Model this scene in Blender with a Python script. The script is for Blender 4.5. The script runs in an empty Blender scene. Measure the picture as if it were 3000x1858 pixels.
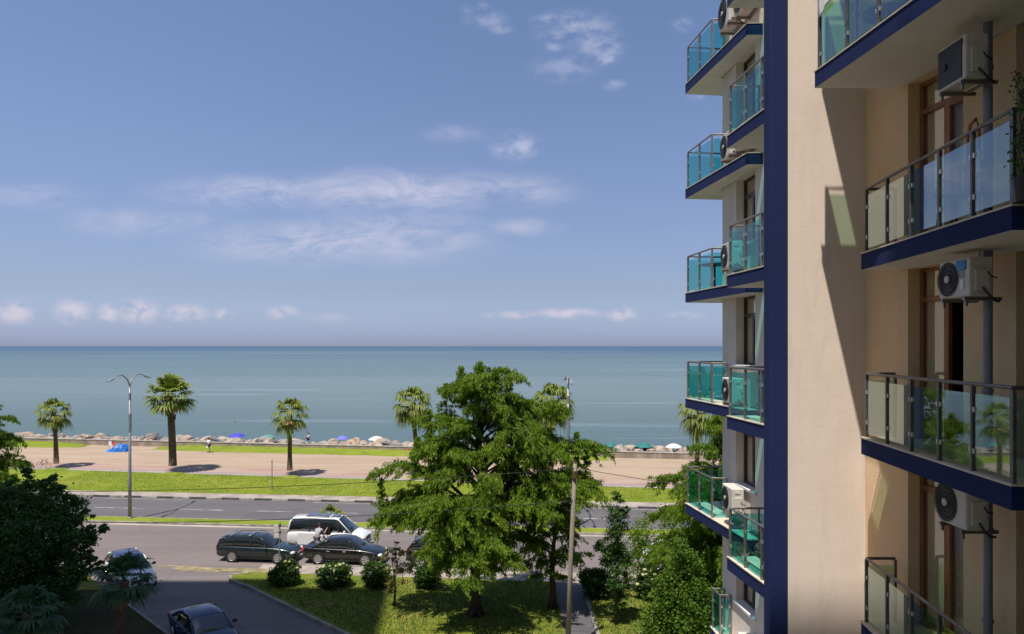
import bpy, math, random
import numpy as np
from mathutils import Vector, Matrix
R = math.radians
random.seed(7); rng = np.random.default_rng(7)
SC = bpy.context.scene; COL = SC.collection
# ------------------------------------------------------------------ camera
CH = 12.6                                    # eye height above the road
cam = bpy.data.objects.new('camera', bpy.data.cameras.new('camera')); COL.objects.link(cam)
cam.location = (0, 0, CH); cam.rotation_euler = (R(90), 0, 0)
cam.data.sensor_width = 36; cam.data.lens = 36*2150/3000
cam.data.shift_y = 85/3000
cam.data.clip_start = .1; cam.data.clip_end = 60000
SC.camera = cam
SC.view_settings.view_transform = 'Standard'; SC.view_settings.look = 'None'
SC.view_settings.exposure = 0.40; SC.view_settings.gamma = 1
SC.cycles.max_bounces = 8; SC.cycles.diffuse_bounces = 4; SC.cycles.glossy_bounces = 3
SC.cycles.transmission_bounces = 4; SC.cycles.transparent_max_bounces = 16
SC.cycles.sample_clamp_indirect = 6
# ------------------------------------------------------------------ sun
SUN = Vector((.19, .35, -1)).normalized()    # the way the light travels
sl = bpy.data.lights.new('sun', 'SUN'); sl.energy = 4.8; sl.angle = R(.55); sl.color = (1, .94, .85)
so = bpy.data.objects.new('sun', sl); COL.objects.link(so)
so.rotation_euler = SUN.to_track_quat('-Z', 'Y').to_euler(); so.location = (-20, -30, 90)
# ------------------------------------------------------------------ world
W = bpy.data.worlds.new('World'); SC.world = W; W.use_nodes = True
nt = W.node_tree; nt.nodes.clear()
class G:
    """tiny node helper"""
    def __init__(s, tree): s.t = tree
    def n(s, typ, **kw):
        o = s.t.nodes.new(typ)
        for k, v in kw.items(): setattr(o, k, v)
        return o
    def put(s, sock, v):
        if isinstance(v, bpy.types.NodeSocket): s.t.links.new(v, sock)
        elif v is not None: sock.default_value = v
    def math(s, op, a, b=None, c=None, clamp=False):
        o = s.n('ShaderNodeMath', operation=op, use_clamp=clamp)
        s.put(o.inputs[0], a); s.put(o.inputs[1], b); s.put(o.inputs[2], c)
        return o.outputs[0]
    def vmath(s, op, a, b=None, scale=None):
        o = s.n('ShaderNodeVectorMath', operation=op)
        s.put(o.inputs[0], a)
        if b is not None: s.put(o.inputs[1], b)
        if scale is not None: s.put(o.inputs[3], scale)
        return o.outputs[1] if op == 'LENGTH' else o.outputs[0]
    def noise(s, vec, scale, detail=4, rough=.5, dist=0):
        o = s.n('ShaderNodeTexNoise'); s.put(o.inputs['Vector'], vec)
        o.inputs['Scale'].default_value = scale; o.inputs['Detail'].default_value = detail
        o.inputs['Roughness'].default_value = rough; o.inputs['Distortion'].default_value = dist
        return o.outputs[0]
    def ramp(s, v, a, b, c=0., d=1., smooth=True):
        o = s.n('ShaderNodeMapRange', interpolation_type='SMOOTHSTEP' if smooth else 'LINEAR')
        s.put(o.inputs[0], v)
        for i, x in enumerate((a, b, c, d)): o.inputs[i+1].default_value = x
        return o.outputs[0]
    def mix(s, f, a, b, mode='MIX'):
        o = s.n('ShaderNodeMix', data_type='RGBA', blend_type=mode)
        s.put(o.inputs[0], f)
        s.put(o.inputs[6], a if isinstance(a, bpy.types.NodeSocket) else (*a, 1)[:4])
        s.put(o.inputs[7], b if isinstance(b, bpy.types.NodeSocket) else (*b, 1)[:4])
        return o.outputs[2]
g = G(nt)
sky = g.n('ShaderNodeTexSky', sky_type='NISHITA'); sky.sun_disc = False
sky.sun_elevation = R(68.3); sky.sun_rotation = R(208.5); sky.altitude = 10
sky.air_density = 1.0; sky.dust_density = .55; sky.ozone_density = 2.2
tc = g.n('ShaderNodeTexCoord'); sep = g.n('ShaderNodeSeparateXYZ'); nt.links.new(tc.outputs['Generated'], sep.inputs[0])
yc = g.math('MAXIMUM', sep.outputs[1], .02)
u = g.math('DIVIDE', sep.outputs[0], yc); v = g.math('DIVIDE', sep.outputs[2], yc)
cmb = g.n('ShaderNodeCombineXYZ'); g.put(cmb.inputs[0], u); g.put(cmb.inputs[1], v)
uv = cmb.outputs[0]
# cloud banks: (u, v, half width, half height, tilt, strength)
def blobs(lst, outer=1.):
    tot = None
    for (px, py, hw, hh, st) in lst:
        d = g.vmath('SUBTRACT', uv, ((px-1500)/2150, (1014-py)/2150, 0))
        d = g.vmath('MULTIPLY', d, (2150/hw, 2150/hh, 0))
        m = g.ramp(g.vmath('LENGTH', d), 1.25, .1, 0, st)
        tot = m if tot is None else g.math('MAXIMUM', tot, m)
    return tot
str_uv = g.vmath('MULTIPLY', uv, (1, 2.6, 1))
n1 = g.noise(str_uv, 11, 10, .68, .5); n2 = g.noise(g.vmath('MULTIPLY', uv, (1, 1.5, 1)), 34, 6, .55, .1)
cir = blobs([(760, 565, 340, 60, .8), (1150, 560, 420, 75, .95), (1480, 560, 230, 60, .75), (950, 710, 440, 75, .9), (1150, 690, 330, 95, .8),
             (420, 645, 260, 55, .55), (90, 575, 190, 45, .45), (1530, 665, 130, 34, .6), (1340, 395, 110, 34, .45)])
cirm = g.math('MULTIPLY', cir, g.ramp(n1, .28, .70))
puf = blobs([(1512, 428, 84, 46, 1.), (1640, 55, 90, 24, .7), (1715, 55, 30, 20, .7), (1690, 85, 130, 60, .75), (1760, 135, 75, 50, .9), (1772, 170, 46, 36, 1.), (1615, 138, 40, 18, .7),
             (1650, 200, 110, 46, .5), (1800, 250, 40, 20, .6), (1395, 25, 50, 22, .6), (1425, 55, 70, 34, .6), (1465, 85, 45, 18, .7), (2000, 70, 34, 26, .6), (2040, 285, 30, 14, .6)])
pufm = g.math('MULTIPLY', puf, g.ramp(n2, .34, .68))
hz = blobs([(45, 915, 75, 40, 1.), (212, 912, 62, 42, 1.), (318, 918, 40, 34, .9), (405, 912, 76, 40, 1.), (545, 918, 75, 32, .9), (655, 920, 34, 20, .8),
            (828, 915, 52, 24, .9), (1520, 922, 70, 14, .8), (1660, 918, 110, 17, 1.), (1820, 921, 52, 26, .9), (2010, 925, 60, 16, .5), (1430, 925, 30, 12, .4), (960, 930, 90, 20, .25)])
n3 = g.noise(g.vmath('MULTIPLY', uv, (1, 1.5, 1)), 30, 5, .6, .3)
hzm = g.math('MULTIPLY', hz, g.ramp(n3, .34, .56))
skyc = g.n('ShaderNodeHueSaturation'); nt.links.new(sky.outputs[0], skyc.inputs['Color'])
skyc.inputs['Hue'].default_value = .512; skyc.inputs['Saturation'].default_value = 1.0; skyc.inputs['Value'].default_value = 1.
cr = g.n('ShaderNodeValToRGB'); g.put(cr.inputs[0], sep.outputs[2]); e = cr.color_ramp.elements   # cool marine air low over the horizon
e[0].position = .0; e[0].color = (.50, .555, 1.0, 1); e[1].position = .45; e[1].color = (.98, 1.04, 1.02, 1)
for p_, c_ in ((.012, (.49, .57, 1.02)), (.075, (.60, .60, .75)), (.14, (.72, .71, .80)), (.25, (.87, .86, .90))):
    q_ = e.new(p_); q_.color = (*c_, 1)
skym = g.mix(1., skyc.outputs[0], cr.outputs[0], 'MULTIPLY')
lf = g.ramp(sep.outputs[0], .1, -.6, 1., 1.10); lv = g.n('ShaderNodeCombineColor'); [g.put(lv.inputs[i_], lf) for i_ in range(3)]
skym = g.mix(1., skym, lv.outputs[0], 'MULTIPLY')
base = g.mix(g.math('MULTIPLY', cirm, .72), skym, (5.7, 5.5, 6.5))
base = g.mix(g.math('MULTIPLY', pufm, .50), base, (5.8, 5.8, 6.9))
base = g.mix(g.math('MULTIPLY', hzm, .62), base, (6.3, 5.5, 6.1))
bg = g.n('ShaderNodeBackground'); bg.inputs['Strength'].default_value = .096
nt.links.new(base, bg.inputs[0]); wo = g.n('ShaderNodeOutputWorld'); nt.links.new(bg.outputs[0], wo.inputs[0])

# ------------------------------------------------------------------ materials
def sh(name):
    m = bpy.data.materials.new(name); m.use_nodes = True
    t = m.node_tree; p = t.nodes['Principled BSDF']; return m, G(t), p
def mat(name, col, rough=.7, metal=0., spec=.5, var=0., vscale=3., bump=0., bscale=40., coat=0., col2=None, thr=(.35, .65), stretch=None):
    m, g, p = sh(name)
    p.inputs['Roughness'].default_value = rough; p.inputs['Metallic'].default_value = metal
    p.inputs['Specular IOR Level'].default_value = spec; p.inputs['Coat Weight'].default_value = coat
    p.inputs['Coat Roughness'].default_value = .05
    p.inputs['Base Color'].default_value = (*col, 1)
    tcn = g.n('ShaderNodeTexCoord'); vec = tcn.outputs['Object']
    if stretch: vec = g.vmath('MULTIPLY', vec, stretch)
    if var > 0 or col2:
        c2 = col2 or tuple(c*(1-var) for c in col)
        c1 = col if col2 else tuple(min(1, c*(1+var*.6)) for c in col)
        f = g.ramp(g.noise(vec, vscale, 6, .6, .2), *thr)
        g.put(p.inputs['Base Color'], g.mix(f, c1, c2))
    if bump > 0:
        b = g.n('ShaderNodeBump'); b.inputs['Strength'].default_value = bump; b.inputs['Distance'].default_value = .02
        g.put(b.inputs['Height'], g.noise(vec, bscale, 5, .6)); m.node_tree.links.new(b.outputs[0], p.inputs['Normal'])
    return m
def leafmat(name, c1, c2, vs=1.3, trans=.35, rough=.55):
    m, g, p = sh(name); t = m.node_tree
    tcn = g.n('ShaderNodeTexCoord'); gi = g.n('ShaderNodeNewGeometry')
    f = g.ramp(g.noise(tcn.outputs['Object'], vs, 4, .6), .35, .65)
    c = g.mix(f, c1, c2)
    c = g.mix(g.math('MULTIPLY', gi.outputs['Random Per Island'], .55), c, tuple(min(1, x*1.7) for x in c1))
    g.put(p.inputs['Base Color'], c); p.inputs['Roughness'].default_value = rough; p.inputs['Specular IOR Level'].default_value = .25
    tr = g.n('ShaderNodeBsdfTranslucent'); g.put(tr.inputs[0], g.mix(1., c, (1., 1.15, .45), 'MULTIPLY'))
    mx = g.n('ShaderNodeMixShader'); mx.inputs[0].default_value = trans
    t.links.new(p.outputs[0], mx.inputs[1]); t.links.new(tr.outputs[0], mx.inputs[2])
    t.links.new(mx.outputs[0], t.nodes['Material Output'].inputs[0]); return m
def glassmat(name, tint, refl=1.5, rough=.0, col=(1, 1, 1), boost=1.):
    m = bpy.data.materials.new(name); m.use_nodes = True; t = m.node_tree; t.nodes.clear(); g = G(t)
    tr = g.n('ShaderNodeBsdfTransparent'); tr.inputs[0].default_value = (*tint, 1)
    gl = g.n('ShaderNodeBsdfGlossy'); gl.inputs[0].default_value = (*col, 1); gl.inputs['Roughness'].default_value = rough
    fr = g.n('ShaderNodeFresnel'); fr.inputs[0].default_value = refl
    ge = g.n('ShaderNodeNewGeometry'); fr2 = g.math('MULTIPLY', fr.outputs[0], g.math('SUBTRACT', 1., ge.outputs['Backfacing']))
    mx = g.n('ShaderNodeMixShader'); g.put(mx.inputs[0], g.math('MULTIPLY', fr2, boost, clamp=True))
    t.links.new(tr.outputs[0], mx.inputs[1]); t.links.new(gl.outputs[0], mx.inputs[2])
    o = g.n('ShaderNodeOutputMaterial'); t.links.new(mx.outputs[0], o.inputs[0]); return m
def plaster(name, col, c2, bs, bumps, stretch):
    m, g, p = sh(name); t = m.node_tree
    tcn = g.n('ShaderNodeTexCoord'); ob = tcn.outputs['Object']
    big = g.ramp(g.noise(ob, .6, 6, .65, .4), .35, .7)
    streak = g.ramp(g.noise(g.vmath('MULTIPLY', ob, (7, 7, .5)), 1., 5, .6), .5, .8)
    c = g.mix(big, col, c2); c = g.mix(g.math('MULTIPLY', streak, .35), c, tuple(x*.82 for x in c2))
    patch = g.ramp(g.noise(g.vmath('MULTIPLY', ob, (1.3, 1.3, .35)), 1.1, 7, .7, 1.), .52, .70); c = g.mix(g.math('MULTIPLY', patch, .38), c, tuple(x*.80 for x in c2))
    drip = g.ramp(g.noise(g.vmath('MULTIPLY', ob, (22, 22, .9)), 1., 3, .5), .62, .80); c = g.mix(g.math('MULTIPLY', drip, .30), c, tuple(x*.70+.012 for x in c2))
    g.put(p.inputs['Base Color'], c); p.inputs['Roughness'].default_value = .92; p.inputs['Specular IOR Level'].default_value = .2
    b = g.n('ShaderNodeBump'); b.inputs['Strength'].default_value = bumps; b.inputs['Distance'].default_value = .02
    g.put(b.inputs['Height'], g.noise(g.vmath('MULTIPLY', ob, stretch), bs, 6, .7)); t.links.new(b.outputs[0], p.inputs['Normal'])
    return m
M = {}
M['cream'] = plaster('cream_render', (.80, .67, .575), (.75, .625, .53), 6, .13, (1, 1, 1.7))
M['tanwall'] = plaster('tan_roughcast', (.80, .59, .385), (.73, .53, .34), 34, .9, (1, 1, 1.3))
M['greige'] = plaster('greige_render', (.76, .68, .60), (.70, .62, .545), 14, .3, (1, 1, 1))
M['blue'] = plaster('blue_render', (.016, .027, .100), (.013, .022, .082), 20, .35, (1, 1, 1))
M['darkwall'] = plaster('dark_grey_render', (.15, .14, .13), (.12, .11, .10), 20, .3, (1, 1, 1))
M['soffit'] = plaster('soffit_render', (.78, .73, .69), (.70, .655, .62), 10, .15, (1, 1, 1))
M['tile'] = mat('balcony_tile', (.60, .50, .40), .5, var=.15, vscale=4)
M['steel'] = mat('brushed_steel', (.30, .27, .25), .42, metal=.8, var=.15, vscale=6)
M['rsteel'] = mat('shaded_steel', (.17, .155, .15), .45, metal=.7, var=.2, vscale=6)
M['dsteel'] = mat('dark_steel', (.035, .033, .036), .45, metal=.4)
M['clip'] = mat('steel_clip', (.62, .60, .58), .3, metal=.8)
M['glass'] = glassmat('teal_glass', (.50, .86, .84), 1.5, .012, (.9, .97, 1), 1.3)
M['nglass'] = glassmat('green_glass', (.72, .90, .76), 1.62, .02, (.85, .95, 1), 2.3)
M['pane'] = glassmat('window_pane', (.90, .90, .88), 1.7, .01, (.95, .97, 1), 2.0)
M['brown'] = mat('brown_frame', (.27, .105, .045), .42, var=.25, vscale=5, stretch=(1, 1, .2))
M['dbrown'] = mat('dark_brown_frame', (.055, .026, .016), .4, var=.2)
M['curtain'] = mat('cream_curtain', (.82, .68, .50), .9, var=.12, vscale=6, stretch=(6, 6, .3))
M['interior'] = mat('dim_interior', (.035, .03, .028), .9)
M['sill'] = mat('white_sill', (.72, .70, .68), .6)
M['acwhite'] = mat('unit_casing', (.60, .56, .51), .5, var=.08, vscale=3)
M['acdark'] = mat('fan_black', (.025, .023, .022), .5)
M['grey'] = mat('grey_pipe', (.20, .22, .27), .5, var=.1)
M['orange'] = mat('orange_hose', (.45, .13, .05), .6)
M['sticker'] = mat('blue_sticker', (.03, .22, .55), .5)
M['white'] = mat('white_plastic', (.75, .75, .74), .5)
M['green_ch'] = mat('pale_plastic', (.50, .52, .48), .5)
M['towel'] = mat('white_towel', (.78, .78, .76), .95, bump=.5, bscale=60)
M['soft'] = mat('teal_towel', (.10, .42, .40), .95, bump=.4, bscale=60)
# ground
def asphalt(name, c1, c2, seed):
    m, g, p = sh(name); t = m.node_tree; tcn = g.n('ShaderNodeTexCoord'); ob = tcn.outputs['Object']
    ob2 = g.vmath('ADD', ob, (seed, 0, 0))
    f = g.ramp(g.noise(g.vmath('MULTIPLY', ob2, (.05, .45, 1)), 1., 7, .6, .3), .35, .65)
    c = g.mix(f, c1, c2)
    pat = g.ramp(g.noise(ob2, .18, 4, .5, .8), .58, .62); c = g.mix(g.math('MULTIPLY', pat, .28), c, tuple(x*.55 for x in c2))
    cr = g.n('ShaderNodeTexVoronoi', feature='DISTANCE_TO_EDGE'); cr.inputs['Scale'].default_value = .16
    g.put(cr.inputs['Vector'], g.vmath('ADD', ob2, g.vmath('SCALE', ob, scale=.02)))
    nz = g.noise(ob2, 1.1, 6, .7); cv = g.math('SUBTRACT', cr.outputs[0], g.math('MULTIPLY', nz, .02))
    c = g.mix(g.ramp(cv, .006, .0, 0, .16), c, tuple(x*.45 for x in c2))
    g.put(p.inputs['Base Color'], g.mix(g.math('MULTIPLY', g.noise(ob, 25, 4, .8), .22), c, tuple(x*1.8 for x in c1)))
    p.inputs['Roughness'].default_value = .85
    b = g.n('ShaderNodeBump'); b.inputs['Strength'].default_value = .25; b.inputs['Distance'].default_value = .01
    g.put(b.inputs['Height'], g.noise(ob, 60, 4, .7)); t.links.new(b.outputs[0], p.inputs['Normal']); return m
M['asph'] = asphalt('worn_asphalt', (.150, .125, .118), (.118, .100, .096), 3)
M['asph2'] = asphalt('cool_asphalt', (.096, .089, .092), (.080, .075, .080), 11)
def grassm(name, c1, c2, c3, sc=.25):
    m, g, p = sh(name); t = m.node_tree; tcn = g.n('ShaderNodeTexCoord'); ob = tcn.outputs['Object']
    c = g.mix(g.ramp(g.noise(ob, sc, 7, .65, .5), .35, .65), c1, c2)
    c = g.mix(g.ramp(g.noise(ob, sc*5, 6, .7), .45, .72, 0, .7), c, c3)
    c = g.mix(g.ramp(g.noise(g.vmath('MULTIPLY', ob, (1, .6, 1)), 9, 3, .8), .3, .7, 0, .28), c, tuple(x*.45 for x in c1))
    dry = g.ramp(g.noise(g.vmath('MULTIPLY', ob, (1, 1.6, 1)), .11, 8, .72, 1.2), .54, .66); c = g.mix(g.math('MULTIPLY', dry, .55), c, c3)
    g.put(p.inputs['Base Color'], c); p.inputs['Roughness'].default_value = .95; p.inputs['Specular IOR Level'].default_value = .1
    b = g.n('ShaderNodeBump'); b.inputs['Strength'].default_value = .2; b.inputs['Distance'].default_value = .03
    g.put(b.inputs['Height'], g.noise(ob, 7, 5, .8)); t.links.new(b.outputs[0], p.inputs['Normal']); return m
M['grass'] = grassm('mown_grass', (.185, .235, .022), (.135, .185, .018), (.27, .25, .06))
M['shadelawn'] = grassm('shade_darkened_lawn', (.050, .055, .014), (.035, .032, .016), (.07, .05, .025), .45)  # dark lawn for the shadowed side, the shade is put into its colour
M['lawn'] = grassm('patchy_lawn', (.150, .180, .022), (.105, .140, .018), (.26, .19, .06), .45)
M['dirt'] = mat('dry_dirt', (.30, .235, .15), .95, var=.3, vscale=2, bump=.6, bscale=12, col2=(.16, .15, .06))
M['pave'] = mat('worn_pavement', (.30, .255, .22), .9, var=.25, vscale=.8, bump=.3, bscale=20)
M['kerb'] = mat('concrete_kerb', (.25, .225, .20), .9, var=.3, vscale=2, bump=.4, bscale=15)
M['kerbw'] = mat('pale_kerb_paint', (.33, .30, .265), .85, var=.35, vscale=2)
M['kerbd'] = mat('black_kerb_paint', (.085, .08, .078), .85, var=.4, vscale=2)
M['line'] = mat('worn_road_paint', (.40, .39, .38), .8, col2=(.16, .15, .15), vscale=1.5)
M['gutter'] = mat('pale_gutter', (.36, .31, .265), .9, var=.25, vscale=.6, stretch=(.3, 2, 1))
def promm():
    m, g, p = sh('sandy_paving'); t = m.node_tree; tcn = g.n('ShaderNodeTexCoord'); ob = tcn.outputs['Object']
    f = g.ramp(g.noise(g.vmath('MULTIPLY', ob, (.12, .5, 1)), 1., 6, .6, .6), .35, .65)
    c = g.mix(f, (.36, .27, .19), (.31, .225, .158))
    c = g.mix(g.ramp(g.noise(ob, .5, 7, .7, .5), .55, .75, 0, .6), c, (.385, .295, .205))
    br = g.n('ShaderNodeTexBrick'); br.inputs['Scale'].default_value = 1.6; g.put(br.inputs['Vector'], ob)
    br.inputs['Mortar Size'].default_value = .02
    c = g.mix(g.math('MULTIPLY', br.outputs['Fac'], .35), c, (.22, .16, .115))
    g.put(p.inputs['Base Color'], c); p.inputs['Roughness'].default_value = .9; return m
M['prom'] = promm()
M['pink'] = mat('pink_paving', (.30, .185, .145), .9, col2=(.34, .25, .195), vscale=.5, stretch=(.3, 1.5, 1))
M['lav'] = mat('grey_paving', (.30, .25, .225), .9, col2=(.22, .19, .195), vscale=.7, stretch=(.25, 1.5, 1))
M['wallc'] = mat('stained_concrete', (.34, .275, .21), .9, col2=(.21, .17, .135), vscale=.9, bump=.3, bscale=8, stretch=(1, 1, .3))
M['sand'] = mat('grey_shingle', (.26, .23, .20), .95, var=.3, vscale=1, bump=.5, bscale=4)
for i, (a, b) in enumerate([((.38, .315, .255), (.26, .215, .175)), ((.30, .275, .25), (.19, .175, .165)), ((.38, .275, .205), (.26, .19, .145)), ((.10, .10, .105), (.19, .18, .17))]):
    M['rock%d' % i] = mat(['tan_rock', 'grey_rock', 'orange_rock', 'dark_rock'][i], a, .9, col2=b, vscale=1.6, bump=.8, bscale=5)
def seam():
    m, g, p = sh('sea_water'); t = m.node_tree; tcn = g.n('ShaderNodeTexCoord'); ob = tcn.outputs['Object']
    sp = g.n('ShaderNodeSeparateXYZ'); g.put(sp.inputs[0], ob)
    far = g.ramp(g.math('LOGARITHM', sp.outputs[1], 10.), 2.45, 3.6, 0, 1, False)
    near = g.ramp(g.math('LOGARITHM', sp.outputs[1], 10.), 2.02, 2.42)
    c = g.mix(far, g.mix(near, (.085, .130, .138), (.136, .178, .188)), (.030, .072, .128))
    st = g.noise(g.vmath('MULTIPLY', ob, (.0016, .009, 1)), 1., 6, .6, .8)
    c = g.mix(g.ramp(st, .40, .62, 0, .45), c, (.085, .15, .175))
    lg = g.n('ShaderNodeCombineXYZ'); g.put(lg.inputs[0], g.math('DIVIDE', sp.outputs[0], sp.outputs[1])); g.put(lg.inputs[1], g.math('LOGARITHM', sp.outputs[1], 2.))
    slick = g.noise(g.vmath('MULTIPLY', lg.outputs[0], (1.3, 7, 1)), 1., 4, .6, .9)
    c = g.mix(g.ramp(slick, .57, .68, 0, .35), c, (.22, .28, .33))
    g.put(p.inputs['Base Color'], c)
    g.put(p.inputs['Roughness'], g.ramp(st, .35, .65, .34, .46)); p.inputs['IOR'].default_value = 1.33
    p.inputs['Specular IOR Level'].default_value = .35
    b = g.n('ShaderNodeBump'); b.inputs['Strength'].default_value = .9; b.inputs['Distance'].default_value = .45
    h = g.math('ADD', g.noise(g.vmath('MULTIPLY', ob, (.35, 1.1, 1)), .55, 7, .78), g.math('MULTIPLY', g.noise(g.vmath('MULTIPLY', ob, (.05, .22, 1)), 1., 4, .6), 2.))
    g.put(b.inputs['Height'], h); t.links.new(b.outputs[0], p.inputs['Normal']); return m
M['sea'] = seam()
M['cyp'] = leafmat('cypress_leaf', (.100, .170, .014), (.175, .240, .020), .9, .46)
M['cyp2'] = leafmat('cypress_leaf_deep', (.095, .165, .014), (.150, .210, .018), .6, .47)
M['broad'] = leafmat('dark_broadleaf', (.050, .105, .030), (.075, .145, .036), 1., .3, .4)
M['yew'] = leafmat('green_conifer_leaf', (.065, .130, .014), (.105, .165, .018), 1.2, .4)
M['shrub'] = leafmat('hydrangea_leaf', (.030, .070, .014), (.060, .105, .016), 3., .25)
M['slim'] = leafmat('young_tree_leaf', (.035, .080, .020), (.060, .115, .022), 2., .3)
M['flower'] = leafmat('cream_flower', (.42, .40, .20), (.50, .46, .28), 3., .3)
M['dry'] = leafmat('yellowing_leaf', (.14, .14, .03), (.20, .16, .05), 3., .3)
M['palm'] = leafmat('palm_frond', (.12, .16, .025), (.20, .21, .055), 1., .25)
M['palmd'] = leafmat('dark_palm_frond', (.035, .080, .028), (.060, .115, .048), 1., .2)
M['deadp'] = leafmat('dry_palm_frond', (.26, .17, .075), (.34, .24, .12), 2., .2)
M['bark'] = mat('brown_bark', (.060, .040, .026), .95, var=.4, vscale=3, bump=.9, bscale=12, stretch=(1, 1, .3))
M['palmbark'] = mat('palm_bark', (.125, .085, .052), .95, var=.45, vscale=4, bump=.9, bscale=10, stretch=(1, 1, 2))
M['boot'] = mat('old_palm_boots', (.075, .038, .020), .95, var=.4, vscale=4, bump=1., bscale=8)
M['pole'] = mat('galvanised_pole', (.27, .26, .28), .5, metal=.3, col2=(.30, .22, .17), vscale=.5, thr=(.5, .7))
M['wood'] = mat('weathered_pole', (.25, .21, .175), .9, var=.3, vscale=3, bump=.5, bscale=14, stretch=(1, 1, .15))
M['cable'] = mat('cable_black', (.02, .02, .02), .7)
M['skin'] = mat('skin', (.42, .24, .16), .6)
M['hair'] = mat('dark_hair', (.02, .015, .012), .7)
M['tarp'] = mat('blue_tarp', (.015, .16, .52), .45, col2=(.01, .09, .34), vscale=2.5, bump=.6, bscale=4)
M['red'] = mat('red_paint', (.5, .05, .04), .6)
M['tyre'] = mat('tyre_rubber', (.02, .02, .021), .85)
M['rim'] = mat('alloy_rim', (.50, .49, .48), .35, metal=.7)
M['carglass'] = mat('car_glass', (.010, .014, .016), .04, spec=.9, coat=1.)
M['black'] = mat('black_trim', (.012, .012, .013), .5)
M['chrome'] = mat('chrome', (.7, .7, .7), .15, metal=1.)
M['lamp'] = mat('headlamp_glass', (.62, .64, .66), .1, spec=.8, coat=1.)
M['tail'] = mat('tail_lamp', (.5, .01, .015), .2, coat=1.)
M['plate'] = mat('number_plate', (.7, .7, .68), .5)
def paint(name, c, metal=.2): return mat(name, c, .28, metal=metal, coat=1., spec=.5)

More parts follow.
